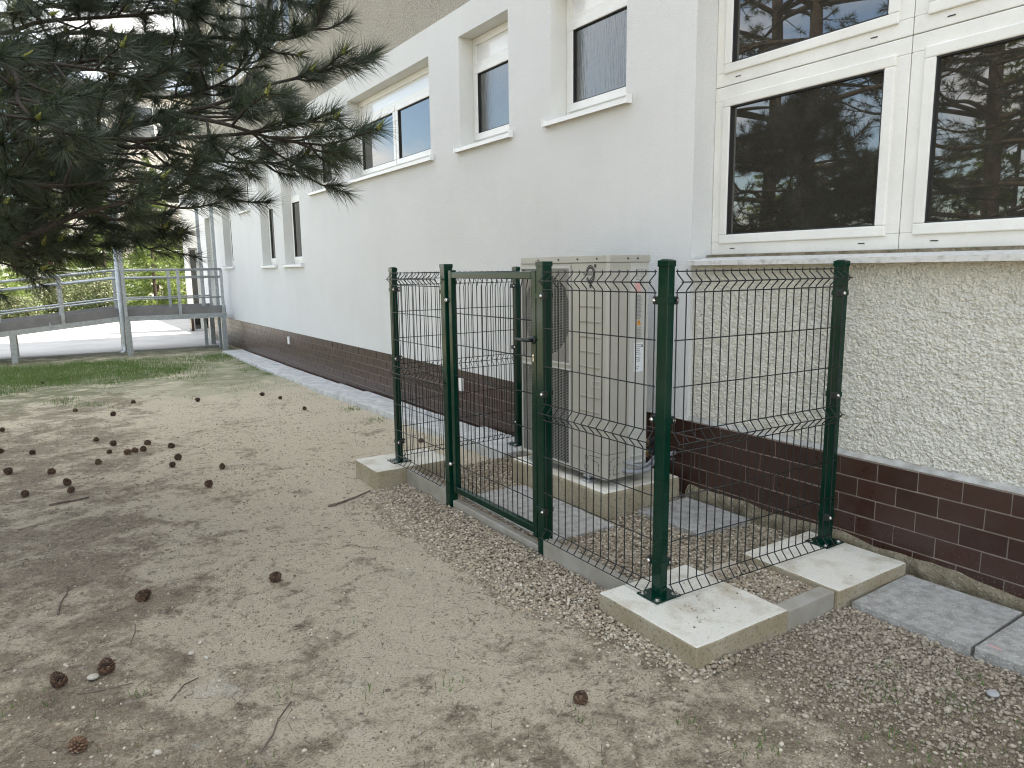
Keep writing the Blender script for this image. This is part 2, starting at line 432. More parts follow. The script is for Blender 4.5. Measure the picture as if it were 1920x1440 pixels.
# ------------------------------------------------------------------ geometry helpers
class MB:
    def __init__(self):
        self.v, self.f = [], []

    def add(self, vs_, fs_):
        o = len(self.v)
        self.v += [tuple(p) for p in vs_]
        self.f += [tuple(i + o for i in q) for q in fs_]
        return self

    def box(self, x0, x1, y0, y1, z0, z1):
        return self.add([(x0, y0, z0), (x1, y0, z0), (x1, y1, z0), (x0, y1, z0), (x0, y0, z1), (x1, y0, z1), (x1, y1, z1), (x0, y1, z1)],
                        [(0, 3, 2, 1), (4, 5, 6, 7), (0, 1, 5, 4), (1, 2, 6, 5), (2, 3, 7, 6), (3, 0, 4, 7)])

    def tube(self, pts, r, n=8, caps=True):
        P = [Vector(p) for p in pts]
        rs = r if isinstance(r, (list, tuple)) else [r] * len(P)
        ring = []
        prev = None
        for i, p in enumerate(P):
            d = (P[min(i + 1, len(P) - 1)] - P[max(i - 1, 0)])
            d = d.normalized() if d.length > 1e-9 else Vector((0, 0, 1))
            if prev is None:
                a = Vector((0, 0, 1)) if abs(d.z) < 0.9 else Vector((1, 0, 0))
                u = d.cross(a).normalized()
            else:
                u = (prev - d * prev.dot(d)).normalized()
            prev = u
            w = d.cross(u)
            ring.append([p + (u * math.cos(2 * math.pi * k / n + math.pi / n) + w * math.sin(2 * math.pi * k / n + math.pi / n)) * rs[i] for k in range(n)])
        vs_ = [q for rg in ring for q in rg]
        fs_ = []
        for i in range(len(P) - 1):
            for k in range(n):
                fs_.append((i * n + k, i * n + (k + 1) % n, (i + 1) * n + (k + 1) % n, (i + 1) * n + k))
        if caps:
            fs_.append(tuple(range(n - 1, -1, -1)))
            fs_.append(tuple((len(P) - 1) * n + k for k in range(n)))
        return self.add(vs_, fs_)

    def sphere(self, c, r, n=8, m=5, sc=(1, 1, 1)):
        vs_ = [(c[0], c[1], c[2] - r * sc[2])]
        for j in range(1, m):
            t = math.pi * j / m
            for k in range(n):
                a = 2 * math.pi * k / n
                vs_.append((c[0] + r * sc[0] * math.sin(t) * math.cos(a), c[1] + r * sc[1] * math.sin(t) * math.sin(a), c[2] - r * sc[2] * math.cos(t)))
        vs_.append((c[0], c[1], c[2] + r * sc[2]))
        fs_ = [(0, 1 + (k + 1) % n, 1 + k) for k in range(n)]
        for j in range(m - 2):
            for k in range(n):
                a, b = 1 + j * n + k, 1 + j * n + (k + 1) % n
                fs_.append((a, b, b + n, a + n))
        l = len(vs_) - 1
        fs_ += [(l, l - n + k, l - n + (k + 1) % n) for k in range(n)]
        return self.add(vs_, fs_)

    def prism(self, poly, axis, a, b):
        # poly: 2D points in the two other axes (in xyz order), extruded along axis from a to b
        def P(q, t):
            return {0: (t, q[0], q[1]), 1: (q[0], t, q[1]), 2: (q[0], q[1], t)}[axis]
        n = len(poly)
        vs_ = [P(q, a) for q in poly] + [P(q, b) for q in poly]
        fs_ = [tuple(range(n)), tuple(range(2 * n - 1, n - 1, -1))]
        fs_ += [(i, i + n, (i + 1) % n + n, (i + 1) % n) for i in range(n)]
        return self.add(vs_, fs_)

    def frame(self, axis, t0, t1, a0, a1, b0, b1, w, wb=None):
        # rectangular frame in the plane normal to x (axis 0) or y (axis 1): verticals butt between horizontals
        wb = w if wb is None else wb
        for (p0, p1, q0, q1) in ((a0, a1, b0, b0 + wb), (a0, a1, b1 - wb, b1), (a0, a0 + w, b0 + wb, b1 - wb), (a1 - w, a1, b0 + wb, b1 - wb)):
            if axis == 0:
                self.box(t0, t1, p0, p1, q0, q1)
            else:
                self.box(p0, p1, t0, t1, q0, q1)
        return self

    def build(self, name, mat, parent=None, bevel=0.0, smooth=False, seg=2, kind=None):
        me = bpy.data.meshes.new(name)
        org = Vector((0, 0, 0))
        q = parent
        while q is not None:
            org += q.location
            q = q.parent
        if org.length:
            self.v = [(p[0] - org.x, p[1] - org.y, p[2] - org.z) for p in self.v]
        me.from_pydata(self.v, [], self.f)
        me.validate()
        import bmesh
        bm = bmesh.new()
        bm.from_mesh(me)
        bmesh.ops.recalc_face_normals(bm, faces=bm.faces)
        bm.to_mesh(me)
        bm.free()
        me.materials.append(MT[mat] if isinstance(mat, str) else mat)
        if smooth:
            me.polygons.foreach_set('use_smooth', [True] * len(me.polygons))
        o = bpy.data.objects.new(name, me)
        COL.objects.link(o)
        o.parent = parent
        if bevel:
            md = o.modifiers.new('bevel', 'BEVEL')
            md.width = bevel
            md.segments = seg
            md.limit_method = 'ANGLE'
            md.harden_normals = False
        if kind:
            o['kind'] = kind
        return o


def np_mesh(name, V, F, mat, parent=None, smooth=False, kind=None):
    me = bpy.data.meshes.new(name)
    V = np.asarray(V, np.float32)
    F = np.asarray(F, np.int32)
    if parent is not None:
        org = Vector((0, 0, 0))
        q = parent
        while q is not None:
            org += q.location
            q = q.parent
        V = V - np.array(org, np.float32)
    n, k = F.shape
    me.vertices.add(len(V))
    me.vertices.foreach_set('co', V.ravel())
    me.loops.add(n * k)
    me.loops.foreach_set('vertex_index', F.ravel())
    me.polygons.add(n)
    me.polygons.foreach_set('loop_start', np.arange(0, n * k, k, dtype=np.int32))
    me.polygons.foreach_set('loop_total', np.full(n, k, np.int32))
    if smooth:
        me.polygons.foreach_set('use_smooth', np.ones(n, bool))
    me.update(calc_edges=True)
    me.validate()
    me.materials.append(MT[mat] if isinstance(mat, str) else mat)
    o = bpy.data.objects.new(name, me)
    COL.objects.link(o)
    o.parent = parent
    if kind:
        o['kind'] = kind
    return o


def tag(o, label=None, cat=None, group=None, kind=None):
    if label:
        o['label'] = label
    if cat:
        o['category'] = cat
        if not kind:
            o['kind'] = 'thing'
    if group:
        o['group'] = group
    if kind:
        o['kind'] = kind
    return o


def empty(name, loc, label, cat, group=None):
    o = bpy.data.objects.new(name, None)
    o.location = loc
    o.empty_display_size = 0.1
    COL.objects.link(o)
    return tag(o, label, cat, group)


def copy_tree(o, parent=None):
    kids = [c for c in bpy.data.objects if c.parent == o]
    c = o.copy()
    COL.objects.link(c)
    c.parent = parent
    for ch in kids:
        copy_tree(ch, c)
    return c


def sstep(a, b, x):
    t = min(1.0, max(0.0, (x - a) / (b - a)))
    return t * t * (3 - 2 * t)


def gz(x, y):
    return -0.10 - 0.04 * sstep(0, 3, y) - 0.06 * sstep(3, 8.5, y)


def gdetail(x, y):
    n = mnoise.noise((x * 0.8, y * 0.8, 1.3)) * 0.018 + mnoise.noise((x * 3.1, y * 3.1, 5.1)) * 0.007
    n += mnoise.noise((x * 11, y * 11, 2.2)) * 0.0060
    if y < 3.2:
        n += mnoise.noise((x * 27, y * 27, 4.4)) * 0.0042
    return n


def ground_z(x, y):
    return gz(x, y) + gdetail(x, y)


# ------------------------------------------------------------------ ground
def axis_pts(lo, fa, fb, step, hi):
    mid = list(np.arange(fa, fb + 1e-6, step))
    out, s, p = [], step * 1.5, fa
    while p > lo:
        p -= s
        s *= 1.35
        out.append(p)
    left = out[::-1]
    out, s, p = [], step * 1.5, fb
    while p < hi:
        p += s
        s *= 1.35
        out.append(p)
    return np.array(left + mid + out)


xs = axis_pts(-260, -3.0, 1.45, 0.02, 260)
ys = np.concatenate([axis_pts(-260, -1.5, 3.0, 0.02, 3.0)[:-1], axis_pts(3.04, 3.04, 10.0, 0.05, 420)])
GX, GY = np.meshgrid(xs, ys, indexing='ij')
GZ = np.zeros_like(GX)
for i, x in enumerate(xs):
    for j, y in enumerate(ys):
        near = -5 < x < 2 and -3 < y < 16
        GZ[i, j] = gz(x, y) + (gdetail(x, y) if near else 0)
        if y > 15.2:
            GZ[i, j] -= 0.02
nx, ny = len(xs), len(ys)
idx = np.arange(nx * ny).reshape(nx, ny)
F = np.stack([idx[:-1, :-1], idx[1:, :-1], idx[1:, 1:], idx[:-1, 1:]], -1).reshape(-1, 4)
gr = np_mesh('ground', np.stack([GX, GY, GZ], -1).reshape(-1, 3), F, 'ground', smooth=True)
tag(gr, 'bare beige clay soil with pebbles and litter', None, None, 'structure')

pv = MB().box(-30, 3.6, 15.35, 26.5, -0.4, -0.185)
o = pv.build('pavement', 'asphalt')
tag(o, 'sunlit pale concrete pavement beyond the ramp', None, None, 'structure')

# ------------------------------------------------------------------ main building
WX = 1.362          # face of the white render
TX = 1.372          # face of the plinth tiles
YE = 17.6           # far end of the main building
bld = empty('school_building', (WX, 8.0, -0.2), 'long white rendered building with a brown tiled plinth behind the fenced unit', 'building')

holes = [  # y0, y1, z0, z1
    (1.83, 2.71, 2.60, 3.62), (3.32, 4.18, 2.60, 3.62), (4.81, 7.12, 2.60, 3.60), (7.82, 8.70, 2.60, 3.62),
    (9.36, 10.30, 1.56, 3.62), (10.88, 11.75, 1.56, 3.62), (12.50, 13.25, 2.64, 3.62), (14.15, 14.95, 1.57, 3.62), (16.0, 16.95, 0.62, 2.75)]


def wall_with_holes(mb, x, y0, y1, z0, z1, hs, depth, reveal_mb):
    Y = sorted({y0, y1, *[h[0] for h in hs], *[h[1] for h in hs]})
    Z = sorted({z0, z1, *[h[2] for h in hs], *[h[3] for h in hs]})
    for a, b in zip(Y, Y[1:]):
        for c, d in zip(Z, Z[1:]):
            ym, zm = (a + b) / 2, (c + d) / 2
            if any(h[0] < ym < h[1] and h[2] < zm < h[3] for h in hs):
                continue
            mb.add([(x, a, c), (x, b, c), (x, b, d), (x, a, d)], [(0, 1, 2, 3)])
    for (a, b, c, d), reveal_mb in zip(hs, reveal_mb):
        X2 = x + depth
        reveal_mb.add([(x, a, c), (X2, a, c), (X2, a, d), (x, a, d)], [(0, 1, 2, 3)])
        reveal_mb.add([(x, b, c), (X2, b, c), (X2, b, d), (x, b, d)], [(0, 1, 2, 3)])
        reveal_mb.add([(x, a, d), (X2, a, d), (X2, b, d), (x, b, d)], [(0, 1, 2, 3)])
        reveal_mb.add([(x, a, c), (X2, a, c), (X2, b, c), (x, b, c)], [(0, 1, 2, 3)])


wm = MB()
rm = [MB() for _ in holes]
wall_with_holes(wm, WX, 1.19, YE, 0.44, 3.87, holes, 0.22, rm)
wm.add([(WX, 1.19, 0.44), (1.42, 1.19, 0.44), (1.42, YE, 0.44), (WX, YE, 0.44)], [(0, 1, 2, 3)])   # underside
wm.add([(WX, 1.19, 3.87), (1.45, 1.19, 3.87), (1.45, YE, 3.87), (WX, YE, 3.87)], [(0, 1, 2, 3)])
wm.add([(WX, 1.19, 0.44), (1.60, 1.19, 0.44), (1.60, 1.19, 3.87), (WX, 1.19, 3.87)], [(0, 1, 2, 3)])
wm.add([(WX, YE, 0.44), (2.7, YE, 0.44), (2.7, YE, 3.87), (WX, YE, 3.87)], [(0, 1, 2, 3)])
wm.build('wall', 'render_white', bld)
for q in rm:
    q.build('window_reveal', 'reveal', bld)

# upper pebbledash storeys and the hidden mass of the house
uh = [(y, y + 1.55, 5.07, 6.75) for y in (4.1, 5.9, 7.7, 9.5, 11.3, 13.1, 14.9)]
um = MB()
ur = [MB() for _ in uh]
wall_with_holes(um, 1.41, -9.0, YE, 3.872, 8.0, uh, 0.14, ur)
um.build('upper_wall', 'pebble_up', bld)
for q in ur:
    q.build('window_reveal', 'reveal', bld)
mass = MB().box(1.60, 11.0, -9.0, YE, 3.95, 7.95)
mass.box(1.66, 11.0, -9.0, YE - 0.02, -0.6, 3.93)
mass.build('inner_mass', 'floor_in', bld)
MB().box(1.2, 11.2, -9.2, YE + 0.2, 8.0, 8.25).build('roof', 'roof', bld)

for (a, b, c, d) in uh:
    wf = MB().frame(0, 1.50, 1.545, a, b, c, d, 0.075)
    wf.box(1.50, 1.545, (a + b) / 2 - 0.05, (a + b) / 2 + 0.05, c + 0.075, d - 0.075)
    w = wf.build('window', 'pvc', bld, 0.004)
    for (p, q) in ((a + 0.075, (a + b) / 2 - 0.05), ((a + b) / 2 + 0.05, b - 0.075)):
        MB().box(1.52, 1.528, p, q, c + 0.075, d - 0.075).build('pane', 'glass', w)
    MB().box(1.37, 1.50, a - 0.03, b + 0.03, c - 0.03, c - 0.002).build('sill', 'alu', w)


def white_window(a, b, c, d, split, panel_z=None, streak=False, tall=False):
    xf0, xf1 = 1.515, 1.575
    fr = MB().frame(0, xf0, xf1, a + 0.002, b - 0.002, c + 0.03, d - 0.002, 0.065)
    top = d - 0.067
    if panel_z:
        fr.box(xf0, xf1, a + 0.067, b - 0.067, panel_z - 0.035, panel_z + 0.035)
        top = panel_z - 0.035
    n = split
    cells = []
    y0, y1 = a + 0.067, b - 0.067
    wd = (y1 - y0 - 0.06 * (n - 1)) / n
    for k in range(n):
        p = y0 + k * (wd + 0.06)
        cells.append((p, p + wd))
        if k:
            fr.box(xf0, xf1, p - 0.06, p, c + 0.095, top)
    w = fr.build('window', 'pvc', bld, 0.004)
    for (p, q) in cells:
        s = MB().frame(0, xf0 - 0.018, xf1 - 0.01, p - 0.022, q + 0.022, c + 0.08, top + 0.022, 0.062)
        s.build('sash', 'pvc', w, 0.005)
        g = MB().frame(0, xf0 - 0.012, xf0 + 0.004, p + 0.038, q - 0.038, c + 0.14, top - 0.038, 0.008)
        g.build('gasket', 'gasket', w)
        MB().box(xf0 + 0.006, xf0 + 0.014, p + 0.038, q - 0.038, c + 0.14, top - 0.038).build('pane', 'glass_streak' if streak else 'glass', w)
    if panel_z:
        MB().box(xf0 + 0.02, xf0 + 0.03, y0, y1, panel_z + 0.035, d - 0.067).build('panel', 'panel_gloss', w)
    sl_ = MB()
    poly = [(WX - 0.045, c - 0.028), (WX - 0.045, c + 0.006), (xf0 + 0.01, c + 0.032), (xf0 + 0.01, c + 0.024), (WX - 0.038, c - 0.002), (WX - 0.038, c - 0.028)]
    sl_.prism(poly, 1, a - 0.05, b + 0.05)
    sl_.box(WX - 0.048, WX - 0.002, a - 0.066, a - 0.05, c - 0.03, c + 0.028)
    sl_.box(WX - 0.048, WX - 0.002, b + 0.05, b + 0.066, c - 0.03, c + 0.028)
    sl_.build('sill', 'alu', w)
    return w


white_window(*holes[0], 1, 3.36, True)
white_window(*holes[1], 1, 3.36, True)
white_window(*holes[2], 2, 3.36)
white_window(*holes[3], 1, 3.36)
white_window(*holes[4], 1, 2.66)
white_window(*holes[5], 1, 2.66)
white_window(*holes[6], 1, 3.36)
white_window(*holes[7], 1, 2.66)
a, b, c, d = holes[8]
dr = MB().frame(0, 1.50, 1.57, a, b, c, d, 0.08)
dr.box(1.50, 1.57, a + 0.08, b - 0.08, c + 0.08, c + 0.5)
dw = dr.build('door', 'pvc', bld, 0.004)
MB().box(1.53, 1.54, a + 0.08, b - 0.08, c + 0.5, d - 0.08).build('pane', 'glass', dw)
MB().tube([(1.47, a + 0.05, c + 0.98), (1.44, a + 0.05, c + 0.98), (1.44, a + 0.05, c + 1.35), (1.47, a + 0.05, c + 1.35)], 0.014, 8).build('handle', 'zinc', dw)

# ---- big window on the right
BW = empty('glazing', (0, 0, 0), None, None)
bpy.data.objects.remove(BW)
FX0, FX1 = 1.545, 1.615
JY, JZ = -0.052, 2.566
units = []
for (a, b) in ((JY + 0.002, 1.188), (-1.32, JY - 0.002), (-2.6, -1.324)):
    for (c, d) in ((1.528, JZ - 0.002), (JZ + 0.002, 3.72)):
        units.append((a, b, c, d))
for (a, b, c, d) in units:
    w = MB().frame(0, FX0, FX1, a, b, c, d, 0.082).build('window', 'pvc_old', bld, 0.004)
    MB().frame(0, FX0 - 0.014, FX1 - 0.02, a + 0.07, b - 0.07, c + 0.07, d - 0.07, 0.056).build('sash', 'pvc_old', w, 0.006)
    MB().frame(0, FX0 - 0.006, FX0 + 0.012, a + 0.118, b - 0.118, c + 0.118, d - 0.118, 0.016).build('gasket', 'gasket', w)
    MB().box(FX0 + 0.012, FX0 + 0.02, a + 0.128, b - 0.128, c + 0.128, d - 0.128).build('pane', 'glass', w)
    for t in (0.16, 0.86):
        yy = a + (b - a) * t
        MB().box(FX0 - 0.0035, FX0 + 0.01, yy - 0.018, yy + 0.018, c + 0.036, c + 0.041).build('drain_slot', 'gasket', w)
MB().box(1.50, 1.66, -9.0, 1.19, 3.725, 3.872).build('lintel', 'reveal', bld)
sb = MB()
sb.prism([(1.295, 1.462), (1.295, 1.490), (1.56, 1.518), (1.56, 1.500), (1.305, 1.480), (1.305, 1.462)], 1, -4.0, 1.175)
sb.build('window_sill', 'sill_old', bld)
MB().box(1.50, 1.60, -4.0, 1.185, 1.512, 1.5275).build('sill_joint', 'mortar', bld)

# roughcast panel under the big window (real relief)
ya, yb, za, zb, st = -1.75, 1.189, 0.462, 1.475, 0.0062
yn = np.arange(ya, yb + 1e-6, st)
zn = np.arange(za, zb + 1e-6, st)
V = np.zeros((len(yn), len(zn), 3))
for i, y in enumerate(yn):
    for j, z in enumerate(zn):
        n = abs(mnoise.noise((y * 56, z * 56, 0.0))) * -0.017 + mnoise.noise((y * 80, z * 80, 4.0)) * 0.006 + mnoise.noise((y * 15, z * 15, 9.0)) * 0.004
        V[i, j] = (1.388 - n, y, z)
V[0, :, 0] += 0.03
V[:, 0, 0] += 0.02
V[:, -1, 0] += 0.02
id2 = np.arange(len(yn) * len(zn)).reshape(len(yn), len(zn))
F = np.stack([id2[:-1, :-1], id2[:-1, 1:], id2[1:, 1:], id2[1:, :-1]], -1).reshape(-1, 4)
np_mesh('roughcast_panel', V.reshape(-1, 3), F, 'pebble_low', bld, smooth=True)
MB().box(1.40, 1.70, -9.0, -1.70, 0.44, 1.5).build('roughcast_wall', 'pebble_low', bld)
MB().box(1.41, 1.70, -1.70, 1.19, 0.40, 1.495).build('backing_wall', 'mortar', bld)
lg = MB()
lg.prism([(TX + 0.001, 0.4415), (1.43, 0.4415), (1.43, 0.492), (1.397, 0.478)], 1, -4.0, 1.186)
lg.build('ledge', 'ledge', bld)

# ---- plinth: joint bed + single tiles
MB().box(TX + 0.0035, 1.65, -9.0, YE - 0.05, -0.5, 0.4395).build('joint_bed', 'joint', bld)
TP, TR, JW = 0.2075, 0.1025, 0.0062
tile_proto = MB().box(-0.006, 0.004, -(TP - JW) / 2, (TP - JW) / 2, -(TR - JW) / 2, (TR - JW) / 2)
tme = None
far = MB()
count = 0
for r in range(6):
    zc = 0.437 - TR * (r + 0.5)
    if zc < -0.25:
        continue
    off = -0.0195 if r % 2 else -0.124
    for k in range(-18, 86):
        yc = off + (k + 0.5) * TP
        if yc < -1.4 or yc > YE - 0.15 or (r == 5 and yc < 3.4):
            continue
        jx, jy = random.uniform(-0.0008, 0.0008), random.uniform(-0.0008, 0.0008)
        if yc < 7.4:
            if tme is None:
                t = tile_proto.build('tile', 'tile', bld, 0.0012, seg=1)
                tme = t.data
            else:
                t = bpy.data.objects.new('tile', tme)
                COL.objects.link(t)
                t.parent = bld
                md = t.modifiers.new('bevel', 'BEVEL')
                md.width = 0.0012
                md.segments = 1
            if count == 0:
                # the first one was shifted into parent space by build(): restore centred data
                for vv in tme.vertices:
                    vv.co += bld.location
            count += 1
            t.location = Vector((TX + 0.004 + jx, yc, zc + jy)) - bld.location
            t.rotation_euler = (0, random.uniform(-0.006, 0.006), random.uniform(-0.004, 0.004))
        else:
            far.box(TX - 0.002 + jx, TX + 0.008, yc - (TP - JW) / 2, yc + (TP - JW) / 2, zc - (TR - JW) / 2, zc + (TR - JW) / 2)
far.build('tiles', 'tile', bld, kind='stuff')
# white junction boxes on the plinth
for (yy, zz) in ((10.37, 0.28), (4.28, 0.285)):
    MB().box(TX - 0.03, TX + 0.002, yy - 0.035, yy + 0.035, zz - 0.06, zz + 0.07).build('outlet_box', 'pvc', bld, 0.005)

# rough mortar foot along the wall on the right and the dirt gap
mf = MB()
yy = np.arange(-1.9, 1.16, 0.022)
prof = []
for y in yy:
    w1 = mnoise.noise((y * 3, 0.3, 0)) * 0.5 + mnoise.noise((y * 9, 1.3, 0)) * 0.3
    t = 0.012 + 0.045 * w1 + 0.03 * sstep(0.2, -1.0, y) * -1
    d_ = 0.038 + 0.030 * mnoise.noise((y * 7, 7.7, 0)) + 0.018 * mnoise.noise((y * 23, 3.7, 0))
    prof.append([(TX + 0.01, y, t), (TX - 0.4 * d_, y, t - 0.012), (TX - d_, y, t - 0.045), (TX - d_ * 0.8, y, t - 0.085), (TX - d_ * 1.0, y, -0.22)])
vs_ = [p for q in prof for p in q]
fs_ = [(i * 5 + k, i * 5 + k + 1, (i + 1) * 5 + k + 1, (i + 1) * 5 + k) for i in range(len(prof) - 1) for k in range(4)]
mf.add(vs_, fs_)
mf.build('mortar_foot', 'mortar', bld, smooth=True)

# ------------------------------------------------------------------ entrance wing, canopy
wg = empty('entrance_wing', (1.36, 20, -0.2), 'low white entrance wing with a glazed side door beyond the ramp', 'building')
ww = MB()
DX0, DX1, DZ1 = 1.44, 1.90, 2.15
for (x0, x1, z0, z1) in ((1.36, DX0, 0.22, 3.6), (DX1, 3.6, 0.22, 3.6), (DX0, DX1, DZ1, 3.6)):
    ww.box(x0, x1, 20.0, 20.3, z0, z1)  # wing wall shaped thin so its shadow leaves the pavement sunlit
ww.box(3.602, 4.2, YE + 0.03, 27.0, -0.4, 3.6)  # added back wall, set back so its shadow clears the pavement
ww.build('wall', 'render_white', wg)
MB().box(1.372, DX0 - 0.001, 20.012, 20.29, -0.4, 0.218).build('plinth', 'tile', wg)
MB().box(DX1 + 0.001, 3.6, 20.012, 20.29, -0.4, 0.218).build('plinth', 'tile', wg)
wd_ = MB().frame(1, 20.12, 20.18, DX0, DX1, -0.18, DZ1, 0.05).build('door', 'pvc', wg)
MB().box(DX0 + 0.2, DX0 + 0.26, 20.11, 20.17, -0.13, DZ1 - 0.05).build('mullion', 'pvc', wd_)
MB().box(DX0 + 0.05, DX1 - 0.05, 20.14, 20.15, -0.13, DZ1 - 0.05).build('pane', 'glass', wd_)
MB().box(1.30, 3.6, 19.95, 20.35, 3.602, 3.66).build('coping', 'alu', wg)

cn = empty('entrance_canopy', (0.9, 15.5, -0.2), 'galvanised canopy frame over the ramp landing with a pale sheet roof', 'canopy')
for (x, y) in ((0.90, 15.3), (1.10, 14.75), (-0.745, 14.38)):
    MB().box(x - 0.035, x + 0.035, y - 0.035, y + 0.035, -0.2, 3.42).build('post', 'zinc', cn, 0.004)
for z in (2.92, 3.06):
    MB().box(0.62, 0.86, 15.27, 15.33, z, z + 0.05).build('beam', 'zinc', cn)
MB().box(0.60, 1.25, 14.72, 14.78, 3.42, 3.50).build('beam', 'zinc', cn)
MB().box(0.60, 1.25, 15.27, 15.33, 3.42, 3.50).build('beam', 'zinc', cn)
MB().box(0.55, 1.33, 14.4, 16.6, 3.502, 3.53).build('canopy_roof', 'canopy', cn)

dp = empty('downpipe', (-0.83, 14.33, -0.2), 'grey round downpipe with a bent foot in front of the ramp', 'pipe')
pth = [(-0.83, 14.33, 3.45), (-0.83, 14.33, 0.05), (-0.83, 14.32, -0.05), (-0.85, 14.29, -0.10), (-0.90, 14.25, -0.12)]
MB().tube(pth, 0.042, 12).build('pipe', 'zinc', dp, smooth=True)
MB().tube([(-0.83, 14.33, 0.62), (-0.83, 14.33, 0.66)], 0.049, 12).build('bracket', 'zinc', dp)

vp = empty('vent_pipe', (0.81, 15.25, 3.46), 'round white vent pipe with a dark mouth under the canopy', 'pipe')
ring = MB()
n = 24
for k in range(n):
    a0, a1 = 2 * math.pi * k / n, 2 * math.pi * (k + 1) / n
    def cp(r_, a_, y_):
        return (0.81 + r_ * math.cos(a_), y_, 3.46 + r_ * math.sin(a_))
    ring.add([cp(0.135, a0, 14.9), cp(0.135, a1, 14.9), cp(0.135, a1, 15.3), cp(0.135, a0, 15.3)], [(0, 1, 2, 3)])
    ring.add([cp(0.135, a0, 14.9), cp(0.135, a1, 14.9), cp(0.115, a1, 14.9), cp(0.115, a0, 14.9)], [(0, 1, 2, 3)])
    ring.add([cp(0.115, a0, 14.9), cp(0.115, a1, 14.9), cp(0.115, a1, 15.25), cp(0.115, a0, 15.25)], [(0, 1, 2, 3)])
ring.build('pipe', 'alu', vp)
MB().tube([(0.81, 15.20, 3.46), (0.81, 15.26, 3.46)], 0.1145, 24).build('dark_mouth', 'dark', vp)

# ------------------------------------------------------------------ ramp
rp = empty('access_ramp', (-0.7, 15.0, -0.2), 'galvanised wheelchair ramp with tube handrails and grey side boards', 'ramp')
RY0, RY1 = 14.45, 15.75
def deck_z(x):
    return 0.62 if x > -0.86 else 0.62 - ( -0.86 - x) * 0.098
for yy_, nm in ((RY0, 0), (RY1, 1)):
    y0, y1 = yy_ - 0.03, yy_ + 0.03
    b1 = MB().box(-0.86, 1.20, y0, y1, 0.50, 0.60)
    b1.build('deck_beam', 'zinc', rp)
    b2 = MB().add([(-0.865, y0, 0.50), (-0.865, y1, 0.50), (-0.865, y1, 0.60), (-0.865, y0, 0.60),
                   (-7.0, y0, -0.10), (-7.0, y1, -0.10), (-7.0, y1, 0.0), (-7.0, y0, 0.0)],
                  [(0, 1, 2, 3), (4, 7, 6, 5), (0, 4, 5, 1), (1, 5, 6, 2), (2, 6, 7, 3), (3, 7, 4, 0)])
    b2.build('deck_beam', 'zinc', rp)
    MB().box(-0.86, 1.19, y0 + 0.015, y1 - 0.015, 0.602, 0.76).build('side_board', 'zincpaint', rp)
    for (xa, xb) in ((-0.87, -2.05), (-2.06, -4.5), (-4.51, -7.0)):
        za_, zb_ = 0.602 + (xa + 0.865) * 0.0978, 0.602 + (xb + 0.865) * 0.0978
        q = MB().add([(xa, y0 + .015, za_), (xa, y1 - .015, za_), (xa, y1 - .015, za_ + .17), (xa, y0 + .015, za_ + .17),
                      (xb, y0 + .015, zb_), (xb, y1 - .015, zb_), (xb, y1 - .015, zb_ + .17), (xb, y0 + .015, zb_ + .17)],
                     [(0, 1, 2, 3), (4, 7, 6, 5), (0, 4, 5, 1), (1, 5, 6, 2), (2, 6, 7, 3), (3, 7, 4, 0)])
        q.build('side_board', 'zincpaint', rp)
    for (zr, rr) in ((1.53, 0.024), (1.37, 0.024), (0.94, 0.016)):
        MB().tube([(1.16, yy_, zr), (-0.86, yy_, zr), (-7.0, yy_, zr - 6.14 * 0.102)], rr, 10).build('handrail', 'zinc', rp, smooth=True)
    for px_ in (1.14, 0.28, -0.80, -1.83, -2.9, -4.0):
        zb_ = 0.60 + min(0, px_ + 0.865) * 0.0978
        zt_ = 1.53 + min(0, px_ + 0.865) * 0.102
        MB().box(px_ - 0.03, px_ + 0.03, yy_ - 0.045, yy_ - 0.031, zb_ - 0.05, zt_ - 0.01).build('baluster', 'zinc', rp)
    for px_ in (1.13, -0.72, -2.68, -4.6):
        zt_ = 0.50 + min(0, px_ + 0.865) * 0.0978 - 0.003
        MB().box(px_ - 0.05, px_ + 0.05, yy_ - 0.05, yy_ + 0.05, -0.3, zt_).build('leg', 'zinc', rp)
MB().add([(1.19, RY0 + .035, .585), (1.19, RY1 - .035, .585), (-.86, RY1 - .035, .585), (-.86, RY0 + .035, .585), (-7, RY0 + .035, -.015), (-7, RY1 - .035, -.015)],
         [(0, 1, 2, 3), (3, 2, 5, 4)]).build('deck', 'zinc', rp)

# ------------------------------------------------------------------ far building
fb = empty('far_building', (-2, 40, -0.3), 'three storey pinkish building with white windows far behind the ramp', 'building')
MB().box(-2.3, 9, 40.0, 52, -0.5, 10.4).build('wall', 'far_wall', fb)
MB().box(-2.6, 9.3, 39.7, 52.3, 10.402, 10.7).build('roof', 'roof', fb)
for cx in (-0.95, 2.4, 5.4):
    for cz in (1.7, 5.0, 8.1):
        w = MB().frame(1, 39.93, 39.998, cx, cx + 2.45, cz, cz + 1.75, 0.10)
        w.box(cx + 1.15, cx + 1.30, 39.93, 39.998, cz + 0.1, cz + 1.65)
        w.box(cx + 0.1, cx + 1.15, 39.93, 39.998, cz + 0.80, cz + 0.95)
        w.box(cx + 1.30, cx + 2.35, 39.93, 39.998, cz + 0.80, cz + 0.95)
        wo = w.build('window', 'pvc', fb)
        for (p, q) in ((cx + 0.1, cx + 1.15), (cx + 1.30, cx + 2.35)):
            for (s, t) in ((cz + 0.1, cz + 0.80), (cz + 0.95, cz + 1.65)):
                MB().box(p, q, 39.965, 39.985, s, t).build('pane', 'glass', wo)
MB().box(-1.66, -1.46, 39.9, 39.998, -0.2, 8.0).build('red_pilaster', 'red', fb)

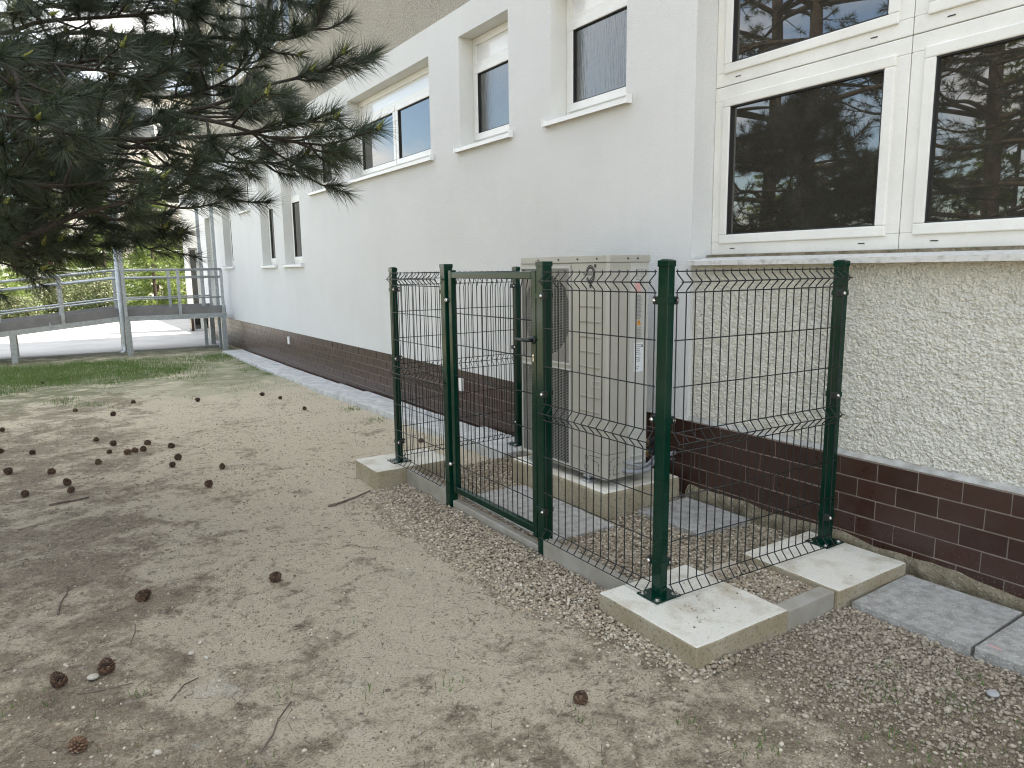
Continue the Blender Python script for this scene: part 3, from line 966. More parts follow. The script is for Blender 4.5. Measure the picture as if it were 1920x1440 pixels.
# ------------------------------------------------------------------ concrete blocks, kerbs, slabs
def block(name, x0, x1, y0, y1, z0, z1, label, cat, mat='block', bevel=0.008, jit=0.004, group=None, rot=0.0, sub=None):
    cx, cy = (x0 + x1) / 2, (y0 + y1) / 2
    nxs = max(2, int((x1 - x0) / 0.05))
    nys = max(2, int((y1 - y0) / 0.05))
    nzs = max(1, int((z1 - z0) / 0.05))
    me = MB()
    X = np.linspace(x0, x1, nxs + 1)
    Y = np.linspace(y0, y1, nys + 1)
    Z = np.linspace(z0, z1, nzs + 1)
    idm = {}
    def vid(i, j, k):
        if (i, j, k) not in idm:
            p = Vector((X[i], Y[j], Z[k]))
            e = Vector((mnoise.noise(p * 9 + Vector((3, 1, 7))), mnoise.noise(p * 9 + Vector((11, 5, 2))), mnoise.noise(p * 7 + Vector((1, 9, 4))) * 0.6)) * jit
            p += e
            if rot:
                d = p - Vector((cx, cy, 0))
                p = Vector((cx + d.x * math.cos(rot) - d.y * math.sin(rot), cy + d.x * math.sin(rot) + d.y * math.cos(rot), p.z))
            idm[(i, j, k)] = len(me.v)
            me.v.append(tuple(p))
        return idm[(i, j, k)]
    for i in range(nxs):
        for j in range(nys):
            for k in (0, nzs):
                me.f.append((vid(i, j, k), vid(i + 1, j, k), vid(i + 1, j + 1, k), vid(i, j + 1, k)))
    for i in range(nxs):
        for k in range(nzs):
            for j in (0, nys):
                me.f.append((vid(i, j, k), vid(i + 1, j, k), vid(i + 1, j, k + 1), vid(i, j, k + 1)))
    for j in range(nys):
        for k in range(nzs):
            for i in (0, nxs):
                me.f.append((vid(i, j, k), vid(i, j + 1, k), vid(i, j + 1, k + 1), vid(i, j, k + 1)))
    o = me.build(name, mat, None, bevel)
    o.modifiers['bevel'].angle_limit = rad(50)
    # keep the object's origin at its own base
    sh = Vector((cx, cy, z0))
    for v in o.data.vertices:
        v.co -= sh
    o.location = sh
    return tag(o, label, cat, group)


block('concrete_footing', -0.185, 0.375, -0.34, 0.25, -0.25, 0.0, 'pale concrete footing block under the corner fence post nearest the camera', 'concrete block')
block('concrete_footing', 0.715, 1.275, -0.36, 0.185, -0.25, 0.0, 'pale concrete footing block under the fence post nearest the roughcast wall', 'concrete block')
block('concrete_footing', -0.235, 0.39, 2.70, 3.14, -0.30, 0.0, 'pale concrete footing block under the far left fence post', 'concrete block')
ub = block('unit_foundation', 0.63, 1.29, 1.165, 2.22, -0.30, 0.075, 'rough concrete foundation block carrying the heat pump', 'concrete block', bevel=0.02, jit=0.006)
block('edging_kerb', -0.012, 0.040, 0.253, 0.925, -0.25, -0.004, 'grey concrete kerb between corner footing and gate post', 'kerb', 'conc_kerb', 0.006, 0.001)
block('edging_kerb', 0.012, 0.062, 1.005, 1.998, -0.28, -0.072, 'long low beige kerb beneath the gate', 'kerb', 'conc_kerb', 0.006, 0.001)
block('edging_kerb', -0.005, 0.045, 2.075, 2.698, -0.28, -0.012, 'grey concrete kerb between gate post and far left footing', 'kerb', 'conc_kerb', 0.006, 0.001)
block('edging_kerb', 0.378, 0.712, -0.338, -0.262, -0.25, -0.008, 'short grey kerb joining the two near footing blocks', 'kerb', 'conc_kerb', 0.006, 0.001)
block('paving_slab', 0.785, 1.285, -0.868, -0.372, -0.105, -0.058, 'dark grey paving slab beside the near wall footing', 'paving slab', 'slab', 0.004, 0.002, rot=0.035)
block('paving_slab', 0.80, 1.30, -1.395, -0.885, -0.10, -0.050, 'grey paving slab with a pink paint mark at the right picture edge', 'paving slab', 'slab', 0.004, 0.002, rot=0.02)
block('paving_slab', 0.11, 0.60, 1.03, 1.53, -0.13, -0.078, 'grey slab before the heat pump foundation, nearer the corner post', 'paving slab', 'slab', 0.004, 0.002, rot=-0.01)
block('paving_slab', 0.12, 0.61, 1.54, 2.04, -0.13, -0.080, 'grey slab before the heat pump foundation, behind the gate', 'paving slab', 'slab', 0.004, 0.002)
block('paving_slab', 0.88, 1.33, 0.62, 1.14, -0.13, -0.072, 'stained grey slab between heat pump foundation and tiled wall', 'paving slab', 'slab', 0.004, 0.002)
ORD = ['first', 'second', 'third', 'fourth', 'fifth', 'sixth', 'seventh', 'eighth', 'ninth', 'tenth', 'eleventh', 'twelfth', 'thirteenth', 'fourteenth']
yw = 2.78
k = 0
while yw < 13.6:
    L_ = 0.995
    zt_ = -0.055 - 0.035 * sstep(2.8, 4, yw) - 0.075 * sstep(4, 9, yw) + random.uniform(-0.004, 0.004)
    last = ('nearest walkway slab inside the fence by the tiled wall' if k == 0 else
            '%s walkway slab along the wall counting from the fence' % ORD[k])
    block('paving_slab', 0.915 + random.uniform(-0.01, 0.01), 1.335, yw, yw + L_, zt_ - 0.12, zt_, 'pale ' + last, 'paving slab', 'slab_walk', 0.005, 0.003, group='walkway slabs along the building', rot=random.uniform(-0.006, 0.006))
    yw += L_ + 0.008
    k += 1
pm = block('paint_mark', 0.850, 0.860, -0.965, -0.915, -0.0505, -0.0484, 'small pink paint smear on the edge of the right slab', 'paint mark', MT['redprint'], 0.0005, 0.002)

# ------------------------------------------------------------------ heat pump
UX0, UX1, UY0, UY1, UZ0, UZ1 = 0.70, 1.045, 1.24, 2.18, 0.125, 1.532
hp = empty('heat_pump', ((UX0 + UX1) / 2, (UY0 + UY1) / 2, 0.075), 'tall beige heat pump outdoor unit with two stacked fan grilles inside the fence', 'heat pump')
GY0, GY1 = 1.60, 2.135      # grille opening
FP = MB()
def rbox2(mb, x0, x1, y0, y1, z0, z1, r, cor=(1, 0, 0, 0), seg=5):
    # box with rounded vertical edges; cor order: (x0,y0),(x1,y0),(x1,y1),(x0,y1)
    pts = []
    for ci, (cx, cy, a0) in enumerate(((x0, y0, 180), (x1, y0, 270), (x1, y1, 0), (x0, y1, 90))):
        if cor[ci]:
            ox = cx + (r if cx == x0 else -r)
            oy = cy + (r if cy == y0 else -r)
            for s in range(seg + 1):
                a = rad(a0 + 90 * s / seg)
                pts.append((ox + r * math.cos(a), oy + r * math.sin(a)))
        else:
            pts.append((cx, cy))
    mb.prism(pts, 2, z0, z1)
# service cover (right corner) + plain casing
body = MB()
rbox2(body, UX0 + 0.084, UX1, UY0 + 0.35, UY1 - 0.012, UZ0, UZ1 - 0.045, 0.012, (0, 0, 0, 1))
MB().box(UX0 + 0.0125, UX1, UY1 - 0.0115, UY1, UZ0, UZ1 - 0.046).build('side_panel', 'unit', hp)
body.build('casing', 'dark', hp)  # dark inside, seen through the grilles
cv = MB()
rbox2(cv, UX0, UX0 + 0.187, UY0, UY0 + 0.352, UZ0 + 0.165, UZ1 - 0.046, 0.028, (1, 0, 0, 0))
cover = cv.build('front_cover', 'unit', hp, 0.003)
cv = MB()
rbox2(cv, UX0, UX0 + 0.187, UY0, UY0 + 0.352, UZ0, UZ0 + 0.162, 0.028, (1, 0, 0, 0))
lowc = cv.build('lower_cover', 'unit', hp, 0.003)
sp = MB().box(UX0 + 0.189, UX1, UY0 + 0.002, UY0 + 0.345, UZ0, UZ1 - 0.046)
side = sp.build('side_panel', 'unit_side', hp, 0.003)
tc = MB()
rbox2(tc, UX0 - 0.006, UX1 + 0.004, UY0 - 0.006, UY1 + 0.006, UZ1 - 0.045, UZ1, 0.03, (1, 0, 0, 1))
top = tc.build('top_cover', 'unit', hp, 0.004)
sc_ = MB()
for yq in (1.33, 1.52, 1.72, 1.95):
    sc_.tube([(UX0 - 0.006, yq, UZ1 - 0.022), (UX0 - 0.010, yq, UZ1 - 0.022)], 0.006, 8)
for xq in (0.86, 0.94):
    sc_.tube([(xq, UY0 - 0.006, UZ1 - 0.022), (xq, UY0 - 0.010, UZ1 - 0.022)], 0.006, 8)
sc_.build('screws', 'dark', top)
# front sheet around the grilles
fs = MB().frame(0, UX0, UX0 + 0.012, UY0 + 0.354, UY1, UZ0, UZ1 - 0.046, 0.012, 0.02)
fs.box(UX0, UX0 + 0.012, UY0 + 0.366, UY1 - 0.012, 0.792, 0.828)
fs.build('front_frame', 'unit', hp, 0.003)
for (z0, z1) in ((0.828, 1.462), (0.145, 0.792)):
    yc, zc, R = (UY0 + 0.366 + UY1 - 0.012) / 2, (z0 + z1) / 2, 0.272
    # plate with round opening
    pl = MB()
    y0, y1 = UY0 + 0.366, UY1 - 0.012
    N = 48
    R = 0.272 if z0 > 0.5 else 0.30
    rim, sq = [], []
    for q in range(N):
        a = 2 * math.pi * q / N
        c_, s_ = math.cos(a), math.sin(a)
        rim.append((UX0 + 0.010, yc + min(R, 0.2755) * c_, zc + R * s_))
        m_ = min((y1 - y0) / 2 / max(abs(c_), 1e-6), (z1 - z0) / 2 / max(abs(s_), 1e-6))
        sq.append((UX0 + 0.010, yc + m_ * c_, zc + m_ * s_))
    bk = [(p[0] + 0.015, p[1], p[2]) for p in rim]
    if z0 < 0.5:
        rim = [(p[0], p[1] + (q[1] - p[1]) * 0.96, p[2] + (q[2] - p[2]) * 0.96) for p, q in zip(rim, sq)]
        bk = [(p[0] + 0.015, p[1], p[2]) for p in rim]
    pl.add(rim + sq + bk, [(q, (q + 1) % N, N + (q + 1) % N, N + q) for q in range(N)] + [(q, (q + 1) % N, 2 * N + (q + 1) % N, 2 * N + q) for q in range(N)])
    sh = pl.build('fan_shroud', 'unit', hp)
    MB().box(UX0 + 0.079, UX0 + 0.083, y0, y1, z0, z1).build('fan_recess', 'dark', sh)
    fn = MB().tube([(UX0 + 0.045, yc, zc), (UX0 + 0.075, yc, zc)], 0.06, 20)
    for q in range(3):
        a0 = q * 2.094 + 0.4
        for s in range(6):
            a, b_ = a0 + s * 0.22, a0 + (s + 1) * 0.22
            xx, xy = UX0 + 0.05 + s * 0.004, UX0 + 0.05 + (s + 1) * 0.004
            fn.add([(xx, yc + 0.055 * math.cos(a), zc + 0.055 * math.sin(a)), (xx, yc + 0.24 * math.cos(a), zc + 0.24 * math.sin(a)),
                    (xy, yc + 0.24 * math.cos(b_), zc + 0.24 * math.sin(b_)), (xy, yc + 0.055 * math.cos(b_), zc + 0.055 * math.sin(b_))], [(0, 1, 2, 3)])
    fn.build('fan', 'fan', sh)
    gm = MB()
    nz = int((z1 - z0 - 0.03) / 0.0105)
    for q in range(nz + 1):
        zz = z0 + 0.015 + q * (z1 - z0 - 0.03) / nz
        gm.box(UX0 - 0.0035, UX0 - 0.0005, y0 + 0.006, y1 - 0.006, zz - 0.0010, zz + 0.0010)
    for q in range(17):
        yq = y0 + 0.012 + q * (y1 - y0 - 0.024) / 16
        gm.box(UX0 - 0.0005, UX0 + 0.004, yq - 0.0014, yq + 0.0014, z0 + 0.008, z1 - 0.008)
    gg = gm.build('fan_grille', 'grille', hp)
    MB().frame(0, UX0 - 0.008, UX0 - 0.0005, y0 - 0.012, y1 + 0.004, z0 - 0.006, z1 + 0.006, 0.016).build('grille_frame', 'unit_side', gg, 0.002)
# embossed ribs, handle recess on the front cover
for q in range(9):
    zz = 1.215 - q * 0.0955
    if 0.70 < zz < 0.76:
        continue
    MB().prism([(UX0 + 0.001, zz - 0.012), (UX0 - 0.0055, zz + 0.004), (UX0 + 0.001, zz + 0.006)], 1, 1.30, 1.505).build('embossed_rib', 'unit', cover)
MB().frame(0, UX0 - 0.004, UX0 + 0.001, 1.295, 1.38, 0.708, 0.752, 0.006).build('recess_rim', 'unit_side', cover, 0.001)
MB().box(UX0 - 0.001, UX0 + 0.001, 1.301, 1.374, 0.714, 0.746).build('recess', 'unit', cover)
# side embossing: rounded pads
def pad(mb, x0, x1, z0, z1, y, r=0.02, t=0.003):
    pts = []
    for (cx, cz, a0) in ((x0 + r, z0 + r, 180), (x1 - r, z0 + r, 270), (x1 - r, z1 - r, 0), (x0 + r, z1 - r, 90)):
        for s in range(5):
            a = rad(a0 + 22.5 * s)
            pts.append((cx + r * math.cos(a), cz + r * math.sin(a)))
    mb.prism(pts, 1, y - t, y + 0.001)
pm_ = MB()
pad(pm_, UX0 + 0.05, UX0 + 0.165, 0.34, 1.46, UY0)
pm_.build('embossed_pad', 'unit', cover, 0.002)
pm_ = MB()
pad(pm_, 0.915, 1.025, 0.36, 1.46, UY0 + 0.002)
pm_.build('embossed_pad', 'unit_side', side, 0.002)
lv = MB()
for zz in (0.245, 0.20):
    lv.box(0.905, 1.015, UY0 - 0.010, UY0 + 0.003, zz, zz + 0.016)
lv.build('louvres', 'unit_side', side, 0.004)
# dashed knock-outs on the lower cover
kn = MB()
def dash_path(pts, face):
    for (p, q) in zip(pts, pts[1:]):
        L_ = math.hypot(q[0] - p[0], q[1] - p[1])
        n_ = max(1, int(L_ / 0.022))
        for s in range(n_):
            t0, t1 = (s + 0.1) / n_, (s + 0.8) / n_
            a_ = (p[0] + (q[0] - p[0]) * t0, p[1] + (q[1] - p[1]) * t0)
            b_ = (p[0] + (q[0] - p[0]) * t1, p[1] + (q[1] - p[1]) * t1)
            if face == 'y':
                kn.tube([(a_[0], UY0 - 0.0012, a_[1]), (b_[0], UY0 - 0.0012, b_[1])], 0.0016, 4)
            else:
                kn.tube([(UX0 - 0.0012, a_[0], a_[1]), (UX0 - 0.0012, b_[0], b_[1])], 0.0016, 4)
dash_path([(0.735, 0.15), (0.735, 0.235), (0.75, 0.255), (0.815, 0.265)], 'y')
dash_path([(0.765, 0.15), (0.765, 0.20), (0.78, 0.215), (0.82, 0.222)], 'y')
dash_path([(0.765, 0.15), (0.82, 0.158)], 'y')
dash_path([(1.40, 0.26), (1.29, 0.262)], 'x')
dash_path([(1.38, 0.235), (1.31, 0.225), (1.305, 0.16)], 'x')
dash_path([(1.43 + 0.014 * math.cos(a), 0.24 + 0.017 * math.sin(a)) for a in np.linspace(0, 6.3, 9)], 'x')
dash_path([(1.43 + 0.019 * math.cos(a), 0.175 + 0.022 * math.sin(a)) for a in np.linspace(0, 6.3, 9)], 'x')
kn.build('knockouts', 'dark', lowc)
# logo: two dark arcs open on the left, with small blocks, and lettering
lgm = MB()
LY, LZ = 1.398, 1.415
def arc(r0, r1, a0, a1, n_=36):
    ps = [(LY - r0 * 0.78 * math.cos(t), LZ + r0 * math.sin(t)) for t in np.linspace(a0, a1, n_)]
    qs = [(LY - r1 * 0.78 * math.cos(t), LZ + r1 * math.sin(t)) for t in np.linspace(a0, a1, n_)]
    vs2 = [(UX0 - 0.0018, *p) for p in ps] + [(UX0 - 0.0018, *p) for p in qs]
    lgm.add(vs2, [(i, i + 1, n_ + i + 1, n_ + i) for i in range(n_ - 1)])
arc(0.050, 0.058, rad(-155), rad(158))
arc(0.036, 0.047, rad(-155), rad(158))
lgm.box(UX0 - 0.002, UX0 - 0.001, LY - 0.056, LY - 0.038, LZ + 0.042, LZ + 0.062)
lgm.box(UX0 - 0.002, UX0 - 0.001, LY - 0.010, LY + 0.006, LZ - 0.085, LZ - 0.040)
lgm.box(UX0 - 0.002, UX0 - 0.001, LY - 0.016, LY + 0.012, LZ - 0.072, LZ - 0.066)
lgm.build('logo', 'ink', cover)
def text(body_, loc, size, rot, mat, parent, name='lettering'):
    cu = bpy.data.curves.new(name, 'FONT')
    cu.body = body_
    cu.size = size
    cu.extrude = 0.0003
    cu.align_x = 'LEFT'
    o_ = bpy.data.objects.new(name, cu)
    COL.objects.link(o_)
    cu.materials.append(MT[mat])
    org = Vector((0, 0, 0))
    q = parent
    while q is not None:
        org += q.location
        q = q.parent
    bpy.context.view_layer.update()
    me_ = bpy.data.meshes.new_from_object(o_.evaluated_get(bpy.context.evaluated_depsgraph_get()))
    bpy.data.objects.remove(o_)
    o_ = bpy.data.objects.new(name, me_)
    COL.objects.link(o_)
    o_.parent = parent
    o_.location = Vector(loc) - org
    o_.rotation_euler = rot
    return o_
text('Thermona', (UX0 - 0.0022, LY + 0.078, LZ - 0.006), 0.026, (rad(90), 0, rad(-90)), 'ink', cover)
# stickers on the side
MB().box(0.925, 1.005, UY0 - 0.0035, UY0 - 0.0015, 1.30, 1.448).build('warning_label', 'unit_side', side)
def print_lines(x0, x1, z0, z1, step, mat='ink', parent=None, name='print'):
    pr_ = MB()
    z = z1
    while z - step * 0.55 > z0:
        x = x0
        xe = x1 - random.random() * (x1 - x0) * 0.3
        while x < xe:
            wl = random.uniform(0.006, 0.018)
            pr_.box(x, min(x + wl, xe), UY0 - 0.0044, UY0 - 0.0036, z - step * 0.45, z)
            x += wl + 0.003
        z -= step
    return pr_.build(name, mat, parent or side)
MT['greyprint'] = M('grey_print', (0.22, 0.22, 0.22), rough=0.5)
print_lines(0.93, 0.962, 1.37, 1.445, 0.009, 'greyprint')
print_lines(0.968, 1.002, 1.34, 1.445, 0.009, 'greyprint')
MB().box(0.926, 0.975, UY0 - 0.0042, UY0 - 0.0036, 1.305, 1.365).build('red_notice', 'redprint', side)
print_lines(0.928, 0.99, 1.13, 1.285, 0.0085, 'greyprint')
tri = MB()
tri.prism([(0.942, 1.098), (0.978, 1.098), (0.960, 1.132)], 1, UY0 - 0.0046, UY0 - 0.0015)
tro = tri.build('warning_triangle', 'orange', side)
tri = MB()
tri.prism([(0.9575, 1.110), (0.9625, 1.110), (0.9635, 1.122), (0.9565, 1.122)], 1, UY0 - 0.0052, UY0 - 0.0047)
tri.box(0.9580, 0.9620, UY0 - 0.0052, UY0 - 0.0047, 1.103, 1.107)
tri.build('exclamation_mark', 'ink', tro)
print_lines(0.944, 0.985, 1.02, 1.08, 0.009, 'greyprint')
rl = MB().box(0.925, 1.000, UY0 - 0.0035, UY0 - 0.0015, 0.80, 0.985).build('rating_label', 'paper', side)
print_lines(0.930, 0.985, 0.905, 0.975, 0.012, 'greyprint', rl)
print_lines(0.930, 0.985, 0.855, 0.895, 0.012, 'greyprint', rl)
print_lines(0.930, 0.970, 0.815, 0.835, 0.012, 'greyprint', rl)
MB().box(0.985, 0.995, UY0 - 0.0044, UY0 - 0.0036, 0.955, 0.972).build('mark', 'ink', rl)
# feet
for yq in (1.42, 2.02):
    f = MB().box(UX0 - 0.012, UX0 + 0.30, yq - 0.03, yq + 0.03, 0.1105, 0.1245)
    f.box(UX0 - 0.018, UX0 + 0.05, yq - 0.035, yq + 0.035, 0.0755, 0.094)
    f.tube([(UX0 + 0.012, yq, 0.094), (UX0 + 0.012, yq, 0.124)], 0.009, 8)
    f.box(UX0 + 0.22, UX0 + 0.29, yq - 0.035, yq + 0.035, 0.0755, 0.1103)
    f.build('foot', 'zinc', hp, 0.002)
# cables and brass connections
cb = MB().tube([(0.845, UY0 + 0.01, 0.232), (0.86, UY0 - 0.03, 0.222), (0.92, UY0 - 0.055, 0.200), (1.00, UY0 - 0.05, 0.195), (1.07, UY0 - 0.02, 0.205), (1.14, UY0 + 0.03, 0.21), (1.25, UY0 + 0.05, 0.17), (1.37, UY0 + 0.06, 0.15)], 0.0085, 8)
cb.build('cable', 'conduit', hp, smooth=True)
P_ = [Vector(p) for p in ((0.845, UY0 + 0.01, 0.172), (0.86, UY0 - 0.025, 0.168), (0.93, UY0 - 0.05, 0.158), (1.02, UY0 - 0.045, 0.160), (1.10, UY0, 0.175), (1.20, UY0 + 0.04, 0.19), (1.37, UY0 + 0.05, 0.20))]
pts, rr = [], []
for i in range(len(P_) - 1):
    for s in range(16):
        pts.append(P_[i].lerp(P_[i + 1], s / 16))
        rr.append(0.0165 if s % 2 else 0.0145)
MB().tube(pts, rr, 10).build('conduit', 'conduit', hp, smooth=True)
for zq in (0.235, 0.305):
    br = MB().tube([(UX1, UY0 + 0.06, zq), (UX1 + 0.02, UY0 + 0.06, zq), (UX1 + 0.021, UY0 + 0.06, zq), (UX1 + 0.055, UY0 + 0.06, zq)], [0.022, 0.022, 0.031, 0.031], 6)
    br.build('brass_fitting', 'brass', hp)
    MB().tube([(UX1 + 0.055, UY0 + 0.06, zq), (UX1 + 0.10, UY0 + 0.09, zq - 0.01), (UX1 + 0.14, UY0 + 0.16, zq - 0.03), (1.40, UY0 + 0.20, zq - 0.04)], 0.022, 12).build('insulated_pipe', 'rubber', hp, smooth=True)

# ------------------------------------------------------------------ fence
fc = empty('mesh_fence', (0.02, 0.075, 0.0), 'dark green welded mesh fence with square posts around the heat pump', 'fence')


def make_post(x, y, sx, sy, z0, zt, plate, clips, lean=(0, 0), cap='pyr'):
    def sk(mb):
        mb.v = [(p[0] + lean[0] * (p[2] - z0), p[1] + lean[1] * (p[2] - z0), p[2]) for p in mb.v]
        return mb
    p = sk(MB().box(x - sx / 2, x + sx / 2, y - sy / 2, y + sy / 2, z0, zt)).build('post', 'green', fc, 0.004, seg=3)
    c = MB()
    e = 0.0025
    c.box(x - sx / 2 - e, x + sx / 2 + e, y - sy / 2 - e, y + sy / 2 + e, zt - 0.022, zt + 0.003)
    if cap == 'pyr':
        a = [(x - sx / 2 - e, y - sy / 2 - e, zt + 0.003), (x + sx / 2 + e, y - sy / 2 - e, zt + 0.003), (x + sx / 2 + e, y + sy / 2 + e, zt + 0.003), (x - sx / 2 - e, y + sy / 2 + e, zt + 0.003)]
        t = [(x - sx / 4, y - sy / 4, zt + 0.010), (x + sx / 4, y - sy / 4, zt + 0.010), (x + sx / 4, y + sy / 4, zt + 0.010), (x - sx / 4, y + sy / 4, zt + 0.010)]
        c.add(a + t, [(0, 1, 5, 4), (1, 2, 6, 5), (2, 3, 7, 6), (3, 0, 4, 7), (4, 5, 6, 7)])
    sk(c).build('cap', 'green', p, 0.0015)
    if plate:
        pl = MB().box(x - 0.075, x + 0.075, y - 0.065, y + 0.065, z0 + 0.0005, z0 + 0.0085)
        bp = pl.build('base_plate', 'green', p, 0.002)
        for (dx, dy) in ((-0.055, -0.045), (0.055, -0.045), (0.055, 0.045), (-0.055, 0.045)):
            bq = MB().tube([(x + dx, y + dy, z0 + 0.0085), (x + dx, y + dy, z0 + 0.0105)], 0.017, 14)
            bq.tube([(x + dx, y + dy, z0 + 0.0105), (x + dx, y + dy, z0 + 0.018)], 0.009, 6)
            bq.build('anchor_bolt', 'steel', p)
    for (zc, side_list) in clips:
        xo, yo = x + lean[0] * (zc - z0), y + lean[1] * (zc - z0)
        bd = MB().frame(2, 0, 0, 0, 0, 0, 0, 0) if False else MB()
        e2 = 0.003
        bd.box(xo - sx / 2 - e2, xo + sx / 2 + e2, yo - sy / 2 - e2, yo + sy / 2 + e2, zc - 0.013, zc + 0.013)
        bd.build('clamp_band', 'green', p, 0.001)
        for (dx, dy) in side_list:
            cx, cy = xo + dx, yo + dy
            MB().box(cx - 0.014, cx + 0.014, cy - 0.014, cy + 0.014, zc - 0.017, zc + 0.017).build('clip', 'clip', p, 0.004)
            ox, oy = (-0.017, 0) if abs(dy) > abs(dx) else (0, -0.017)
            MB().sphere((cx + ox, cy + oy, zc), 0.0095, 10, 6).build('bolt', 'steel', p, smooth=True)
    return p


ZC = (1.315, 0.80, 0.155)
make_post(0.02, 0.075, 0.04, 0.06, 0.0, 1.478, True, [(z, [(-0.006, 0.046), (0.036, -0.012)]) for z in ZC], lean=(0.004, 0.0))
make_post(1.185, 0.030, 0.04, 0.06, 0.0, 1.470, True, [(z, [(-0.036, -0.03)]) for z in ZC], lean=(0.012, 0.004))
make_post(0.030, 0.96, 0.06, 0.06, -0.25, 1.488, False, [(z, [(-0.034, -0.044)]) for z in ZC], cap='flat')
make_post(0.030, 2.04, 0.06, 0.06, -0.25, 1.488, False, [(z, [(-0.004, 0.044)]) for z in ZC], cap='flat')
make_post(0.030, 2.89, 0.04, 0.06, 0.0, 1.470, True, [(z, [(-0.004, -0.046), (0.036, 0.0)]) for z in ZC], lean=(0.0, -0.008))
make_post(1.185, 2.97, 0.04, 0.06, -0.05, 1.465, True, [(z, [(-0.036, 0.0)]) for z in ZC])

ZT = 1.436
HZ = [(0, 0), (0.044, 1), (0.088, 0), (0.288, 0), (0.488, 0), (0.688, 0), (0.732, 1), (0.776, 0), (0.976, 0), (1.176, 0), (1.376, 0), (1.420, 1)]
VPROF = [(-0.008, 0), (0.010, 0), (0.040, 0.95), (0.044, 1), (0.048, 0.95), (0.080, 0.02), (0.094, 0), (0.682, 0), (0.692, 0.02), (0.728, 0.95), (0.732, 1), (0.736, 0.95), (0.770, 0.03), (0.782, 0), (1.372, 0), (1.384, 0.08), (1.420, 1), (1.424, 1)]
FD = 0.034


def mesh_panel(p0, p1, out, n, dz=0.0, wr=0.0028):
    p0, p1, out = Vector((*p0, 0)), Vector((*p1, 0)), Vector((*out, 0))
    d = (p1 - p0).normalized()
    hm = MB()
    for (k_, o_) in HZ:
        a, b = p0 + out * (o_ * FD + 0.004) - d * 0.012, p1 + out * (o_ * FD + 0.004) + d * 0.012
        hm.tube([(a.x, a.y, ZT - k_ + dz), (b.x, b.y, ZT - k_ + dz)], wr, 6)
    h = hm.build('mesh_panel', 'wire', fc, smooth=True)
    for i in range(n):
        q = p0.lerp(p1, i / (n - 1))
        ps = [(q.x + out.x * o_ * FD, q.y + out.y * o_ * FD, ZT - k_ + dz) for (k_, o_) in VPROF]
        MB().tube(ps, wr, 6).build('vertical_wire', 'wire', h, smooth=True)
    return h


mesh_panel((0.050, 0.036), (1.165, -0.004), (0, -1), 22)
mesh_panel((0.0, 0.115), (0.0, 0.91), (-1, 0), 15)
mesh_panel((0.0, 2.085), (0.0, 2.845), (-1, 0), 14)
mesh_panel((0.06, 2.93), (1.15, 2.96), (0, 1), 22)

# ---- gate
gt = empty('mesh_gate', (0.03, 2.0, 0.0), 'green framed mesh gate with a black lever handle between two gate posts', 'gate')
gx0, gx1, g0, g1, gb, gtp = 0.012, 0.050, 1.012, 1.985, -0.012, 1.446
MB().box(gx0, gx1, g0, g0 + 0.042, gb - 0.018, gtp).build('stile', 'green', gt, 0.004, seg=3)
MB().box(gx0, gx1, g1 - 0.042, g1, gb, gtp + 0.006).build('stile', 'green', gt, 0.004, seg=3)
MB().box(gx0 + 0.001, gx1 - 0.001, g0 + 0.0425, g1 - 0.0425, gtp - 0.046, gtp - 0.006).build('rail', 'green', gt, 0.004, seg=3)
MB().box(gx0 + 0.001, gx1 - 0.001, g0 + 0.0425, g1 - 0.0425, gb + 0.004, gb + 0.044).build('rail', 'green', gt, 0.004, seg=3)
hm = MB()
xm = (gx0 + gx1) / 2
for zz in (1.18, 0.98, 0.78, 0.58, 0.38, 0.18):
    hm.tube([(xm - 0.004, g0 + 0.04, zz), (xm - 0.004, g1 - 0.04, zz)], 0.0032, 6)
hmo = hm.build('mesh_panel', 'wire', gt, smooth=True)
nw = 17
for i in range(nw):
    y = g0 + 0.065 + i * (g1 - g0 - 0.13) / (nw - 1)
    MB().tube([(xm + 0.012, y, gtp - 0.048), (xm + 0.010, y, gtp - 0.062), (xm, y, gtp - 0.095), (xm, y, gb + 0.042)], 0.0030, 6).build('vertical_wire', 'wire', hmo, smooth=True)
hd = MB().tube([(gx0, g0 + 0.021, 1.078), (gx0 - 0.008, g0 + 0.021, 1.078)], 0.022, 14)
hd.tube([(gx0 - 0.008, g0 + 0.021, 1.078), (gx0 - 0.042, g0 + 0.021, 1.078), (gx0 - 0.046, g0 + 0.035, 1.078), (gx0 - 0.046, g0 + 0.13, 1.080)], [0.010, 0.010, 0.010, 0.008], 8)
hd.build('lever_handle', 'clip', gt, smooth=True)
kh = MB().tube([(gx0 + 0.001, g0 + 0.021, 0.992), (gx0 - 0.004, g0 + 0.021, 0.992)], 0.009, 12)
kh.box(gx0 - 0.004, gx0 + 0.001, g0 + 0.016, g0 + 0.026, 0.962, 0.992)
kh.build('lock_cylinder', 'steel', gt)
for zz in (1.262, 0.178):
    hg = MB().tube([(gx0 + 0.019, g1 + 0.001, zz), (gx0 + 0.019, g1 + 0.024, zz)], 0.008, 8)
    hg.sphere((gx0 - 0.008, g1 + 0.012, zz), 0.014, 10, 6)
    hg.build('hinge', 'steel', gt, smooth=True)

